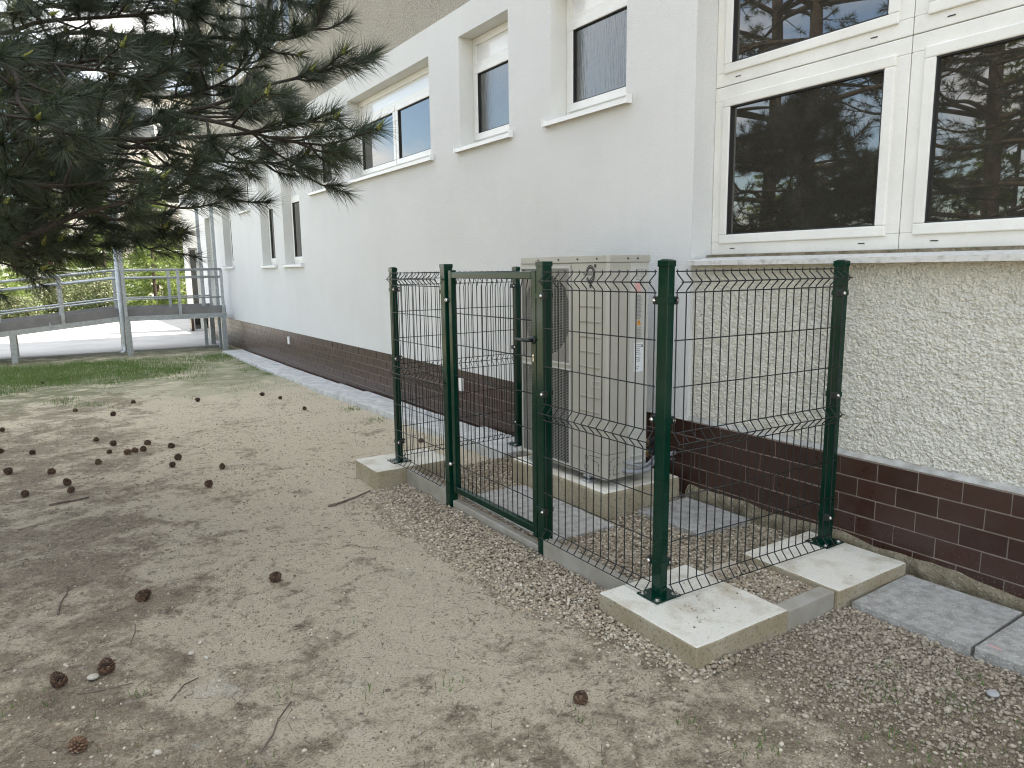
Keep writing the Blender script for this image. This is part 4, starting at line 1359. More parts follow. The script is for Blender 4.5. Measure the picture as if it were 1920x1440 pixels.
# ------------------------------------------------------------------ gravel
def stones(name, pts, sizes, mat, label, flat=0.62, parent=None):
    ph = (1 + 5 ** .5) / 2
    B = np.array([(-1, ph, 0), (1, ph, 0), (-1, -ph, 0), (1, -ph, 0), (0, -1, ph), (0, 1, ph), (0, -1, -ph), (0, 1, -ph), (ph, 0, -1), (ph, 0, 1), (-ph, 0, -1), (-ph, 0, 1)], float) / 1.9
    T = np.array([(0, 11, 5), (0, 5, 1), (0, 1, 7), (0, 7, 10), (0, 10, 11), (1, 5, 9), (5, 11, 4), (11, 10, 2), (10, 7, 6), (7, 1, 8), (3, 9, 4), (3, 4, 2), (3, 2, 6), (3, 6, 8), (3, 8, 9), (4, 9, 5), (2, 4, 11), (6, 2, 10), (8, 6, 7), (9, 8, 1)])
    n = len(pts)
    P = np.asarray(pts, float)
    S = np.asarray(sizes, float)
    j = B[None] * (1 + RNG.normal(0, 0.16, (n, 12, 1)))
    j = j * np.stack([RNG.uniform(0.7, 1.3, n), RNG.uniform(0.6, 1.0, n), RNG.uniform(flat - 0.15, flat + 0.15, n)], -1)[:, None, :]
    a = RNG.uniform(0, 6.283, n)
    tx = RNG.normal(0, 0.35, n)
    ct, st_ = np.cos(tx)[:, None], np.sin(tx)[:, None]
    y_, z_ = j[:, :, 1] * ct - j[:, :, 2] * st_, j[:, :, 1] * st_ + j[:, :, 2] * ct
    ca, sa = np.cos(a)[:, None], np.sin(a)[:, None]
    x_, y2 = j[:, :, 0] * ca - y_ * sa, j[:, :, 0] * sa + y_ * ca
    V = np.stack([x_, y2, z_], -1) * (S[:, None, None] * 0.5) + P[:, None, :]
    F_ = (T[None] + (np.arange(n) * 12)[:, None, None]).reshape(-1, 3)
    o_ = np_mesh(name, V.reshape(-1, 3), F_, mat, parent, kind='stuff')
    if label:
        o_['label'] = label
    return o_


def in_rect(x, y, rects):
    return any(a <= x <= b and c <= y <= d for (a, b, c, d) in rects)


solid = [(-0.185, 0.375, -0.34, 0.25), (0.715, 1.275, -0.36, 0.185), (-0.235, 0.39, 2.70, 3.14), (0.63, 1.29, 1.165, 2.22), (0.378, 0.712, -0.338, -0.262),
         (0.80, 1.27, -0.85, -0.39), (0.81, 1.29, -1.38, -0.90), (0.12, 0.59, 1.04, 2.03), (0.89, 1.32, 0.63, 1.13), (0.91, 1.36, 2.78, 14),
         (-0.012, 0.04, 0.25, 0.925), (0.012, 0.062, 1.0, 2.0), (-0.005, 0.045, 2.07, 2.7)]
pts, szs = [], []
def left_edge(y):
    e = -0.40 + 0.06 * mnoise.noise((y * 2.2, 0.5, 0)) + 0.03 * mnoise.noise((y * 7, 0.9, 0))
    return e + 0.20 * sstep(0.6, -0.32, y) + 0.14 * sstep(2.35, 2.7, y)
tries = 0
while tries < 17000:
    tries += 1
    x, y = random.uniform(-0.55, 0.0), random.uniform(-0.40, 2.72)
    e = left_edge(y)
    if x < e and random.random() > math.exp((x - e) / 0.035):
        continue
    if in_rect(x, y, solid):
        continue
    dn = sstep(e - 0.02, e + 0.16, x)
    s = random.uniform(0.010, 0.025)
    pts.append((x, y, ground_z(x, y) + 0.004 + random.uniform(0, 0.018) * dn))
    szs.append(s)
stones('gravel', pts, szs, 'gravel', 'washed beige gravel strip in front of the fence')
# bed below so that no soil shows through
pts, szs = [], []
bed = []
for _ in range(17000):
    x, y = random.uniform(0.045, 1.335), random.uniform(0.15, 2.80)
    if in_rect(x, y, solid):
        continue
    pts.append((x, y, -0.098 + random.uniform(-0.004, 0.014)))
    szs.append(random.uniform(0.010, 0.023))
for _ in range(2600):
    x, y = random.uniform(0.37, 0.72), random.uniform(-0.265, 0.24)
    if in_rect(x, y, solid):
        continue
    pts.append((x, y, -0.045 - 0.04 * sstep(0.05, 0.24, y) + random.uniform(-0.004, 0.014)))
    szs.append(random.uniform(0.013, 0.026))
stones('gravel', pts, szs, 'gravel', 'gravel bed inside the fenced enclosure')
gb_ = MB().box(0.042, 1.36, 0.25, 2.78, -0.3, -0.105)
gb_.box(0.376, 0.714, -0.262, 0.249, -0.3, -0.062)
tag(gb_.build('gravel_bed', 'gravel2'), 'gravelly soil under the enclosure', None, None, 'structure')
pts, szs = [], []
for _ in range(40000):
    x, y = random.uniform(-0.6, 1.34), random.uniform(-1.75, -0.20)
    if in_rect(x, y, solid):
        continue
    dn = sstep(-0.25, 0.75, x + 0.28 * mnoise.noise((x * 2, y * 2, 3)) - 0.15 * mnoise.noise((x * 5, y * 5, 1)))
    dn *= 0.35 + 0.65 * sstep(-1.35, -0.6, y - 0.35 * (x - 0.6))
    if random.random() > dn * 0.95 + 0.04:
        continue
    pts.append((x, y, ground_z(x, y) + random.uniform(-0.001, 0.006)))
    szs.append((0.006 + 0.016 * random.random() ** 1.6) * (1 + 0.6 * (random.random() < 0.06)))
stones('gravel', pts, szs, 'gravel2', 'brown crushed gravel scattered before the right slabs')
pts, szs = [], []
for _ in range(15000):
    y = -1.75 + 8.0 * random.random() ** 1.7
    x = random.uniform(-3.2, 0.9)
    if in_rect(x, y, solid) or x > 0.0 and y > 0:
        continue
    if random.random() > 0.35 + 0.9 * max(0, mnoise.noise((x * 1.3, y * 1.3, 8)) + 0.2):
        continue
    pts.append((x, y, ground_z(x, y) + 0.002))
    szs.append(0.005 + 0.018 * random.random() ** 3)
stones('pebbles', pts, szs, 'gravel', 'tiny pebbles strewn over the bare soil')

pts, szs = [], []
for _ in range(60000):
    y = -1.75 + 9.5 * random.random() ** 1.8
    x = random.uniform(-3.3, 0.9)
    if in_rect(x, y, solid) or x > 0.0 and y > 0 and y < 3:
        continue
    n_ = mnoise.noise((x * 1.7, y * 1.7, 12)) + 0.6 * mnoise.noise((x * 5, y * 5, 15))
    if random.random() > 0.18 + 1.0 * max(0, n_ + 0.1):
        continue
    pts.append((x, y, ground_z(x, y) + 0.001))
    szs.append(0.004 + 0.014 * random.random() ** 2.4)
MT['crumb'] = M('soil_crumbs', (0.30, 0.25, 0.18), (0.18, 0.145, 0.10), 30, rough=0.95, island=[(0.07, 0.054, 0.037), (0.24, 0.19, 0.13), (0.62, 0.55, 0.42), (0.15, 0.118, 0.08), (0.45, 0.38, 0.27)])
stones('soil_crumbs', pts, szs, 'crumb', 'loose crumbs of dry soil on the ground')

pts, szs = [], []
for _ in range(60):
    x, y = random.gauss(0.10, 0.13), random.gauss(-0.10, 0.12)
    if -0.17 < x < 0.36 and -0.32 < y < 0.2:
        pts.append((x, y, 0.002))
        szs.append(0.003 + 0.009 * random.random() ** 3)
for _ in range(14):
    x, y = random.uniform(0.75, 1.25), random.uniform(-0.33, 0.1)
    pts.append((x, y, 0.002))
    szs.append(0.003 + 0.006 * random.random() ** 3)
stones('soil_crumbs', pts, szs, 'crumb', 'crumbs of soil spilled on the near footing blocks')

# needle litter and fine roots on the soil
def needle_mesh(base, dirs, lens, width):
    n = len(base)
    B, D, L_ = np.asarray(base, float), np.asarray(dirs, float), np.asarray(lens, float)[:, None]
    r = RNG.normal(size=(n, 3))
    S = np.cross(D, r)
    S /= np.linalg.norm(S, axis=1, keepdims=True) + 1e-9
    V = np.stack([B - S * width / 2, B + S * width / 2, B + D * L_], 1).reshape(-1, 3)
    return V, np.arange(3 * n).reshape(-1, 3)
b_, d_, l_ = [], [], []
for _ in range(9000):
    y = -1.7 + 9.0 * random.random() ** 1.6
    x = -3.4 + 3.3 * random.random() ** 1.25
    if in_rect(x, y, solid):
        continue
    if random.random() > 0.45 + 1.2 * max(0, mnoise.noise((x * 1.1, y * 1.1, 21))):
        continue
    a = random.uniform(0, 6.283)
    b_.append((x, y, ground_z(x, y) + 0.004))
    d_.append((math.cos(a), math.sin(a), random.uniform(-0.02, 0.06)))
    l_.append(random.uniform(0.03, 0.10))
V, F = needle_mesh(b_, d_, l_, 0.0022)
nl = np_mesh('needle_litter', V, F, 'litter', kind='stuff')
nl['label'] = 'dry brown pine needles lying on the soil'

# ------------------------------------------------------------------ grass
b_, d_, l_ = [], [], []
def blade(x, y, h, z=None):
    a = random.uniform(0, 6.283)
    t = random.uniform(0.05, 0.7)
    b_.append((x, y, (ground_z(x, y) if z is None else z) - 0.003))
    v = Vector((math.cos(a) * t, math.sin(a) * t, 1)).normalized()
    d_.append(tuple(v))
    l_.append(h)
for _ in range(90000):
    x, y = random.uniform(-3.6, 0.9), random.uniform(7.6, 14.2)
    n_ = mnoise.noise((x * 0.8, y * 0.8, 4)) + 0.5 * mnoise.noise((x * 2.6, y * 2.6, 6))
    band = sstep(9.4, 11.2, y) * (1 - 0.8 * sstep(13.2, 13.9, y)) * (1 - 0.65 * sstep(-1.4, 0.6, x))
    if random.random() < max(0.0, n_ * 0.9 + band * 1.4 - 0.40):
        blade(x, y, random.uniform(0.03, 0.085))
for (cx, cy, r_, n_) in [(-2.45, 6.3, 0.2, 50), (-2.3, 7.0, 0.3, 80), (-1.0, 7.6, 0.4, 90), (0.3, 8.6, 0.4, 120), (0.55, 7.2, 0.35, 90), (0.85, 9.9, 0.12, 120), (0.84, 11.6, 0.12, 120), (0.84, 6.0, 0.10, 90), (0.8, 5.2, 0.1, 60),
                         (-0.35, -0.75, 0.05, 14), (0.02, -0.95, 0.06, 22), (0.25, -0.82, 0.07, 26), (0.1, -1.15, 0.08, 26), (0.4, -1.02, 0.06, 22), (-0.2, -1.1, 0.06, 14), (-1.55, 0.45, 0.05, 14), (-1.3, 0.25, 0.06, 16),
                         (-1.75, 0.05, 0.07, 18), (-2.15, 0.5, 0.08, 18), (-1.0, 0.1, 0.06, 14), (-0.75, -0.3, 0.05, 14), (-1.5, -0.15, 0.06, 14), (-2.0, 0.75, 0.04, 10), (-2.35, 0.85, 0.07, 20), (-1.25, -0.35, 0.05, 12), (0.55, -1.3, 0.07, 22), (-0.6, -0.9, 0.05, 12), (-1.1, 0.75, 0.06, 12), (0.45, -0.75, 0.05, 16), (0.62, -0.95, 0.05, 16), (0.15, -0.65, 0.04, 12), (-0.05, -1.3, 0.08, 20), (0.3, -1.35, 0.08, 24), (0.8, -1.55, 0.08, 26), (-0.45, -0.55, 0.04, 10), (-0.9, -0.6, 0.05, 12)]:
    for _ in range(int(n_ * (2.0 if cx > -0.5 else 1.0))):
        blade(random.gauss(cx, r_ * 0.8), random.gauss(cy, r_ * 0.8), random.uniform(0.012, 0.045))
V, F = needle_mesh(b_, d_, l_, 0.0052)
gs = np_mesh('grass', V, F, 'grass', kind='stuff')
gs['label'] = 'thin patchy green grass before the ramp and in tufts'
b_, d_, l_ = [], [], []
for _ in range(26000):
    x, y = random.uniform(-16, 2.4), random.uniform(26.5, 38)
    blade(x, y, random.uniform(0.06, 0.16), -0.2)
V, F = needle_mesh(b_, d_, l_, 0.02)
MT['lawn'] = mat_needles('lawn_blades', [(0.10, 0.17, 0.03), (0.14, 0.21, 0.045), (0.17, 0.22, 0.06)], 0.3)
lw = np_mesh('lawn', V, F, 'lawn', kind='stuff')
lw['label'] = 'bright sunlit lawn beyond the pavement'
lb = MB().box(-40, 2.5, 26.52, 39.9, -0.5, -0.19).build('lawn_soil', M('lawn_soil', (0.10, 0.14, 0.035), (0.07, 0.10, 0.03), 2, rough=0.95))
tag(lb, 'green lawn ground beyond the pavement', None, None, 'structure')

# ------------------------------------------------------------------ pinecones, sticks, stones
def cone_mesh(openness, R, L, n):
    mb = MB()
    mb.tube([(0, 0, 0), (0, 0, L * 0.5), (0, 0, L)], [R * 0.45, R * 0.5, R * 0.12], 7)
    for i in range(n):
        t = (i + 0.5) / n
        a = i * 2.39996
        rr = R * (0.55 + 0.45 * math.sin(math.pi * (0.18 + 0.72 * t))) * (1 - 0.45 * t * t)
        z = L * t
        w = R * 0.33 * (1 - 0.45 * t)
        lift = (0.5 - t) * -0.3 + openness
        d = Vector((math.cos(a), math.sin(a), lift * 0.6)).normalized()
        s = Vector((-math.sin(a), math.cos(a), 0))
        u = d.cross(s)
        if u.z < 0:
            u = -u
        b0 = Vector((math.cos(a) * rr * 0.2, math.sin(a) * rr * 0.2, z - 0.004))
        tip = b0 + d * rr * 0.95
        th = R * 0.13
        v = [b0 - s * w * 0.35, b0 + s * w * 0.35, tip + s * w * 0.75, tip - s * w * 0.75, b0 + u * th, tip + s * w * 0.5 + u * th * 1.5, tip - s * w * 0.5 + u * th * 1.5, tip + d * R * 0.10 + u * th * 0.5]
        mb.add(v, [(0, 1, 2, 3), (0, 4, 5, 1), (1, 5, 2), (4, 6, 5), (0, 3, 6, 4), (2, 5, 7), (5, 6, 7), (6, 3, 7), (2, 7, 3)])
    return mb
protos = []
for (op, R, L, n, mt) in ((0.55, 0.030, 0.054, 84, 'cone'), (0.3, 0.027, 0.064, 92, 'cone'), (0.5, 0.034, 0.046, 46, 'cone_light'), (-0.15, 0.024, 0.045, 60, 'cone_closed')):
    ob = cone_mesh(op, R, L, n).build('pinecone', mt)
    protos.append(ob.data)
    bpy.data.objects.remove(ob)
CONES = [
 (-2.27, 10.92, 0, 'pinecone lying farthest away in the grass before the ramp'),
 (-1.94, 8.06, 0, 'pinecone on grey soil below and right of the farthest cone'),
 (-1.59, 7.45, 1, 'pinecone between the thin grass and the pinecone cluster, left'),
 (-1.30, 8.21, 0, 'pinecone beside a whitish soil patch before the grass'),
 (-0.61, 7.81, 0, 'pinecone alone midway between whitish patch and walkway'),
 (0.24, 7.76, 1, 'left pinecone of the pair close to the walkway'),
 (0.37, 7.38, 0, 'right pinecone of the pair close to the walkway'),
 (0.36, 6.34, 0, 'single pinecone at the thin grass edge nearest the walkway slabs'),
 (-2.65, 7.17, 1, 'pinecone cut by the left picture edge, uppermost one'),
 (-1.82, 6.01, 0, 'large pinecone left of and above the pinecone cluster'),
 (-1.70, 5.66, 0, 'small pinecone just above the pinecone cluster'),
 (-1.46, 5.43, 0, 'pinecone right above the cluster by the small soil mound'),
 (-1.30, 5.17, 0, 'pinecone to the right of the cluster by the mound'),
 (-2.60, 5.90, 1, 'pinecone at the left picture edge, second from the top'),
 (-2.38, 5.67, 0, 'pinecone near the left edge in dark litter'),
 (-1.76, 5.29, 0, 'leftmost pinecone of the cluster at the mound'),
 (-1.58, 5.20, 2, 'middle pinecone of the touching cluster at the mound'),
 (-1.51, 5.18, 0, 'rightmost pinecone of the touching cluster at the mound'),
 (-1.64, 5.15, 2, 'lighter pinecone at the lower side of the cluster'),
 (-1.89, 4.88, 3, 'smooth closed olive pinecone below the cluster'),
 (-1.31, 4.59, 0, 'upper pinecone of the pair right of the closed cone'),
 (-1.39, 4.36, 0, 'lower pinecone of the pair right of the closed cone'),
 (-1.05, 4.02, 1, 'pinecone farthest right on the pale clay before the footing'),
 (-2.51, 4.95, 0, 'pinecone near the left edge above the dark stick'),
 (-2.22, 4.76, 0, 'pinecone alone left below the closed olive cone'),
 (-2.13, 4.24, 1, 'upper pinecone of the pair above the dark stick'),
 (-2.13, 4.00, 1, 'lower pinecone of the pair above the dark stick'),
 (-2.40, 4.14, 0, 'pinecone left of the pair above the dark stick'),
 (-1.26, 3.52, 0, 'pinecone on pale clay below the right-hand pair'),
 (-1.28, 1.48, 0, 'open pinecone on a damp brown patch in the middle foreground'),
 (-1.92, 1.62, 1, 'dark upright pinecone left in the foreground'),
 (-2.10, 0.95, 0, 'reddish brown pinecone touching a pale stone'),
 (-2.25, 0.94, 1, 'large dark pinecone left of the pale stone'),
 (-2.22, 0.48, 2, 'light brown open pinecone in the bottom left corner'),
 (-0.70, -0.26, 0, 'dark pinecone in front of the corner footing block'),
 (0.69, 3.87, 0, 'pinecone behind the fence beside the walkway slab')]
for (x, y, k, lab) in CONES:
    o = bpy.data.objects.new('pinecone', protos[k])
    COL.objects.link(o)
    tilt = random.uniform(0.9, 1.6) if k != 2 else 0.25
    az = random.uniform(0, 6.283)
    sc = random.uniform(0.72, 1.02)
    o.scale = (sc, sc, sc)
    o.rotation_mode = 'XYZ'
    o.rotation_euler = (tilt, 0, az)
    ax = Vector((0, 0, 1))
    o.location = (x, y, ground_z(x, y) + (0.017 if tilt > 0.8 else 0.004) * sc)
    tag(o, lab, 'pinecone', 'pinecones scattered on the soil')

def stick(pts, r, label, mat='deadwood'):
    r *= 0.75
    P = [(x, y, ground_z(x, y) + r * 0.5 + h) for (x, y, h) in pts]
    c = Vector(P[len(P) // 2])
    rs = [r * (1 - 0.5 * i / (len(P) - 1)) for i in range(len(P))]
    o = MB().tube([Vector(p) - c for p in P], rs, 7).build('stick', mat, smooth=True)
    o.location = c
    return tag(o, label, 'stick', 'dead twigs lying on the soil')
stick([(-2.26, 3.70, 0), (-2.18, 3.74, 0.002), (-2.10, 3.73, 0), (-2.02, 3.76, 0.004)], 0.014, 'thick dark stick below a pair of pinecones')
stick([(-0.66, 2.54, 0), (-0.55, 2.58, 0.003), (-0.42, 2.63, 0.006), (-0.30, 2.68, 0.012)], 0.013, 'reddish stick pointing at the far left footing')
stick([(-2.25, 1.70, 0), (-2.24, 1.82, 0.002), (-2.21, 1.93, 0), (-2.20, 2.03, 0.003)], 0.008, 'thin curved twig left of the dark upright pinecone')
stick([(-1.72, 0.13, 0), (-1.66, 0.20, 0.003), (-1.62, 0.28, 0.0), (-1.55, 0.36, 0.004)], 0.0055, 'slender dark twig at the bottom edge left of centre')
stick([(-2.20, 0.86, 0.0), (-2.10, 0.84, 0.0), (-2.02, 0.82, 0.004)], 0.005, 'thin twig lying right of the large dark pinecone')
stick([(-1.92, 0.62, 0.0), (-1.86, 0.70, 0.003), (-1.80, 0.75, 0.0)], 0.0045, 'short twig between foreground pinecones and bottom edge')
stick([(-2.0, 1.18, 0.0), (-1.97, 1.28, 0.002), (-1.96, 1.36, 0.004)], 0.004, 'hair-thin twig above the pale stone')
def stone_obj(x, y, s, label, mat='stone', fl=0.65):
    o = stones('stone', [(0, 0, 0)], [s], mat, None, fl)
    del o['kind']
    o.location = (x, y, ground_z(x, y) + s * 0.22)
    sub = o.modifiers.new('sub', 'SUBSURF')
    sub.levels = sub.render_levels = 1
    return tag(o, label, 'stone', 'loose stones on the soil')
stone_obj(-2.15, 0.955, 0.055, 'pale yellowish stone beside the reddish pinecone')
stone_obj(-2.00, 0.31, 0.042, 'pale stone near the bottom edge right of the light pinecone')
stone_obj(-1.79, 0.95, 0.030, 'whitish stone, left one of the small group left of centre')
stone_obj(-1.745, 0.885, 0.026, 'grey stone, right one of the small group left of centre')
stone_obj(-1.745, 1.02, 0.034, 'cream stone, uppermost of the small group left of centre')
stone_obj(-1.33, 4.02, 0.04, 'small stone left of the pinecone on pale clay')
stone_obj(0.56, -1.06, 0.062, 'flat grey stone chip among the crushed gravel', M('grey_chip', (0.33, 0.33, 0.32), rough=0.8), 0.3)
stone_obj(-0.02, -0.05, 0.018, 'small crumb of stone on the corner footing')
bpy.data.objects['stone.007'].location = (0.04, -0.12, 0.006)
stone_obj(0, 0, 0.022, 'larger crumb of stone near the front corner of the footing')
bpy.data.objects['stone.008'].location = (-0.02, -0.2, 0.007)

# ------------------------------------------------------------------ pines
def catmull(P, n):
    P = [Vector(p) for p in P]
    P = [P[0] * 2 - P[1]] + P + [P[-1] * 2 - P[-2]]
    out = []
    for i in range(1, len(P) - 2):
        for s in range(n):
            t = s / n
            a, b, c, d = P[i - 1], P[i], P[i + 1], P[i + 2]
            out.append(0.5 * ((2 * b) + (c - a) * t + (2 * a - 5 * b + 4 * c - d) * t * t + (3 * b - a - 3 * c + d) * t ** 3))
    out.append(P[-2])
    return out


class Foliage:
    def __init__(self):
        self.b, self.d, self.l, self.w = [], [], [], []

    def brush(self, p, q, n, ln, spread=(0.5, 1.15), tipn=0):
        p, q = np.array(p), np.array(q)
        ax = q - p
        L_ = np.linalg.norm(ax)
        ax = ax / (L_ + 1e-9)
        m = n + tipn
        t = np.concatenate([RNG.uniform(0.0, 1.0, n), RNG.uniform(0.93, 1.0, tipn)])
        r = RNG.normal(size=(m, 3))
        r -= (r @ ax)[:, None] * ax
        r /= np.linalg.norm(r, axis=1, keepdims=True) + 1e-9
        th = RNG.uniform(spread[0], spread[1], m)
        th[n:] *= RNG.uniform(0.1, 1.0, tipn)
        d = ax * np.cos(th)[:, None] + r * np.sin(th)[:, None]
        d[:, 2] -= 0.10
        d /= np.linalg.norm(d, axis=1, keepdims=True)
        self.b.append(p + (q - p) * t[:, None])
        self.d.append(d)
        self.l.append(ln * RNG.uniform(0.75, 1.1, m))

    def mesh(self, width):
        return needle_mesh(np.concatenate(self.b), np.concatenate(self.d), np.concatenate(self.l), width)


def grow(limb_pts, r0, wood, fol, start=0.22, step=0.075, tl=(0.20, 0.44), nn=104, ln=0.140, ends=None, flat=0.35, rend=0.006):
    C = catmull(limb_pts, 6)
    n = len(C)
    wood.tube(C, [max(rend, r0 * (1 - 0.85 * i / (n - 1))) for i in range(n)], 7)
    dist = 0.0
    tot = sum((C[i + 1] - C[i]).length for i in range(n - 1))
    nxt = tot * start
    side = 1
    for i in range(n - 1):
        seg = C[i + 1] - C[i]
        dist += seg.length
        while dist > nxt:
            nxt += step * random.uniform(0.7, 1.4)
            side = -side
            d = seg.normalized()
            h = d.cross(Vector((0, 0, 1)))
            h = h.normalized() if h.length > 1e-3 else Vector((1, 0, 0))
            ang = random.uniform(0.45, 1.1)
            v = (d * math.cos(ang) + h * side * math.sin(ang) + Vector((0, 0, random.gauss(0.08, flat)))).normalized()
            rem = 1 - dist / tot
            L_ = random.uniform(*tl) * (0.65 + 0.6 * rem)
            p0 = C[i + 1]
            mid = p0 + v * L_ * 0.55 + Vector((0, 0, -0.015))
            p1 = mid + (v + d * 0.35 + Vector((0, 0, random.uniform(0.0, 0.35)))).normalized() * L_ * 0.5
            cc = catmull([p0, mid, p1], 4)
            wood.tube(cc, [0.0075 - 0.004 * s / (len(cc) - 1) for s in range(len(cc))], 5, False)
            m = len(cc)
            fol.brush(cc[m // 2], p1, nn, ln, tipn=nn // 3)
            if ends is not None:
                ends.append((p1, (p1 - mid).normalized()))
            if random.random() < 0.6:
                v2 = (v * 0.7 + h * -side * random.uniform(0.3, 0.9) + d * 0.5 + Vector((0, 0, random.gauss(0.1, 0.3)))).normalized()
                q1 = mid + v2 * L_ * random.uniform(0.4, 0.7)
                wood.tube([mid, mid.lerp(q1, 0.5), q1], [0.005, 0.004, 0.003], 5, False)
                fol.brush(mid.lerp(q1, 0.25), q1, int(nn * 0.9), ln, tipn=nn // 3)
                if ends is not None:
                    ends.append((q1, v2))
    fol.brush(C[-max(3, n // 6)], C[-1], int(nn * 1.5), ln, tipn=nn // 2)
    if ends is not None:
        ends.append((C[-1], (C[-1] - C[-2]).normalized()))


TR1 = Vector((-4.9, 5.1, -0.2))
pine = empty('pine_tree', tuple(TR1), 'black pine whose long needled boughs hang into the upper left', 'tree')
LIMBS = [
 (3.4, [(-2.24, 4.26, 3.03), (-1.86, 3.52, 2.98), (-1.52, 3.04, 2.89), (-1.18, 2.56, 2.81), (-0.88, 2.23, 2.76), (-0.75, 2.04, 2.80), (-0.69, 2.02, 2.93)]),
 (2.5, [(-2.50, 4.01, 2.11), (-2.14, 3.05, 2.12), (-1.97, 2.58, 2.13), (-1.69, 2.17, 2.21), (-1.52, 1.95, 2.24), (-1.34, 1.84, 2.29), (-1.10, 1.82, 2.40), (-0.90, 1.83, 2.47), (-0.73, 1.73, 2.53), (-0.68, 1.70, 2.555)]),
 (2.9, [(-2.46, 3.07, 2.38), (-2.14, 2.08, 2.09), (-1.90, 1.93, 2.10), (-1.69, 1.79, 2.08), (-1.40, 1.72, 2.11), (-1.15, 1.69, 2.15), (-0.95, 1.69, 2.21), (-0.83, 1.62, 2.26)]),
 (2.3, [(-2.50, 3.01, 1.92), (-2.17, 2.32, 2.00), (-1.96, 2.20, 2.05), (-1.69, 2.03, 2.08), (-1.46, 2.12, 2.07), (-1.22, 2.20, 2.06), (-0.94, 2.27, 2.08), (-0.84, 2.19, 2.03)]),
 (2.0, [(-2.46, 2.43, 1.58), (-2.18, 1.90, 1.64), (-2.03, 1.82, 1.71), (-1.84, 1.70, 1.77), (-1.66, 1.71, 1.80), (-1.56, 1.66, 1.87)]),
 (3.1, [(-2.45, 4.35, 2.80), (-2.08, 3.85, 2.70), (-1.69, 3.34, 2.60), (-1.36, 2.87, 2.52), (-1.10, 2.47, 2.59), (-0.95, 2.41, 2.81), (-0.93, 2.43, 2.96)]),
 (2.2, [(-2.50, 3.60, 1.87), (-2.10, 3.12, 1.99), (-1.77, 2.81, 2.11), (-1.52, 2.64, 2.06), (-1.32, 2.49, 1.94), (-1.18, 2.38, 1.87)]),
 (3.8, [(-2.42, 5.06, 3.46), (-1.83, 4.30, 3.38), (-1.28, 3.69, 3.33), (-0.95, 3.24, 3.36)]),
 (2.1, [(-2.50, 3.46, 1.77), (-2.17, 3.02, 1.83), (-1.92, 2.72, 1.77), (-1.73, 2.46, 1.69), (-1.58, 2.37, 1.68)]),
 (1.95, [(-2.52, 3.57, 1.63), (-2.26, 3.17, 1.66), (-2.12, 2.95, 1.64)]),
 (3.0, [(-2.32, 2.02, 2.43), (-2.17, 1.50, 2.13), (-2.12, 1.33, 2.05)]),
 (3.9, [(-2.51, 6.32, 3.44), (-1.71, 5.14, 3.14), (-1.18, 4.56, 3.12), (-0.95, 4.04, 3.11)]),
 (3.0, [(-2.54, 5.59, 2.63), (-1.76, 4.74, 2.77), (-1.10, 3.97, 2.85), (-0.88, 3.30, 2.67)]),
 (2.6, [(-2.57, 5.55, 2.32), (-1.84, 4.42, 2.08), (-1.55, 3.83, 1.89), (-1.39, 3.48, 1.83)]),
 (3.3, [(-2.40, 3.87, 2.99), (-2.00, 3.24, 2.95), (-1.64, 2.89, 2.94), (-1.34, 2.57, 2.93), (-1.15, 2.30, 2.85)]),
 (3.5, [(-2.35, 3.39, 3.17), (-1.82, 2.78, 3.05), (-1.33, 2.45, 3.01), (-0.96, 2.21, 2.99), (-0.84, 2.12, 2.93)]),
 (2.8, [(-2.43, 3.56, 2.54), (-1.98, 3.05, 2.65), (-1.63, 2.70, 2.67), (-1.35, 2.38, 2.59), (-1.22, 2.18, 2.60)]),
 (2.5, [(-2.48, 3.76, 2.15), (-2.01, 3.25, 2.34), (-1.64, 2.93, 2.54), (-1.38, 2.67, 2.69), (-1.21, 2.58, 2.81)]),
 (2.2, [(-2.40, 2.10, 1.91), (-2.16, 1.81, 1.85), (-1.98, 1.69, 1.85), (-1.79, 1.69, 1.89)]),
 (2.1, [(-2.55, 4.49, 1.90), (-2.05, 3.90, 1.80), (-1.75, 3.57, 1.72), (-1.53, 3.30, 1.68)]),
 (2.7, [(-2.37, 2.54, 2.45), (-2.10, 2.12, 2.44), (-1.85, 1.96, 2.41), (-1.63, 1.93, 2.38)]),
 (2.0, [(-2.47, 2.82, 1.68), (-2.18, 2.38, 1.63), (-1.98, 2.25, 1.62)]),
]
fol = Foliage()
ends = []
for (zr, L_) in LIMBS:
    wood = MB()
    root = Vector((TR1.x + 0.05, TR1.y - 0.05, zr))
    m1 = root.lerp(Vector(L_[0]), 0.5) + Vector((0, 0, 0.08))
    grow([root, m1] + L_, 0.021, wood, fol, start=0.42, step=0.094, ends=ends)
    wood.build('limb', 'twig', pine, smooth=True)
wood = MB()
grow([(-1.52, 1.95, 2.24), (-1.35, 1.70, 2.17), (-1.11, 1.66, 2.11), (-0.92, 1.65, 2.10), (-0.77, 1.67, 2.10)], 0.012, wood, fol, start=0.1, ends=ends)
wood.build('limb', 'twig', pine, smooth=True)
V, F = fol.mesh(0.0036)
np_mesh('needles', V, F, 'needles', pine, kind='stuff')
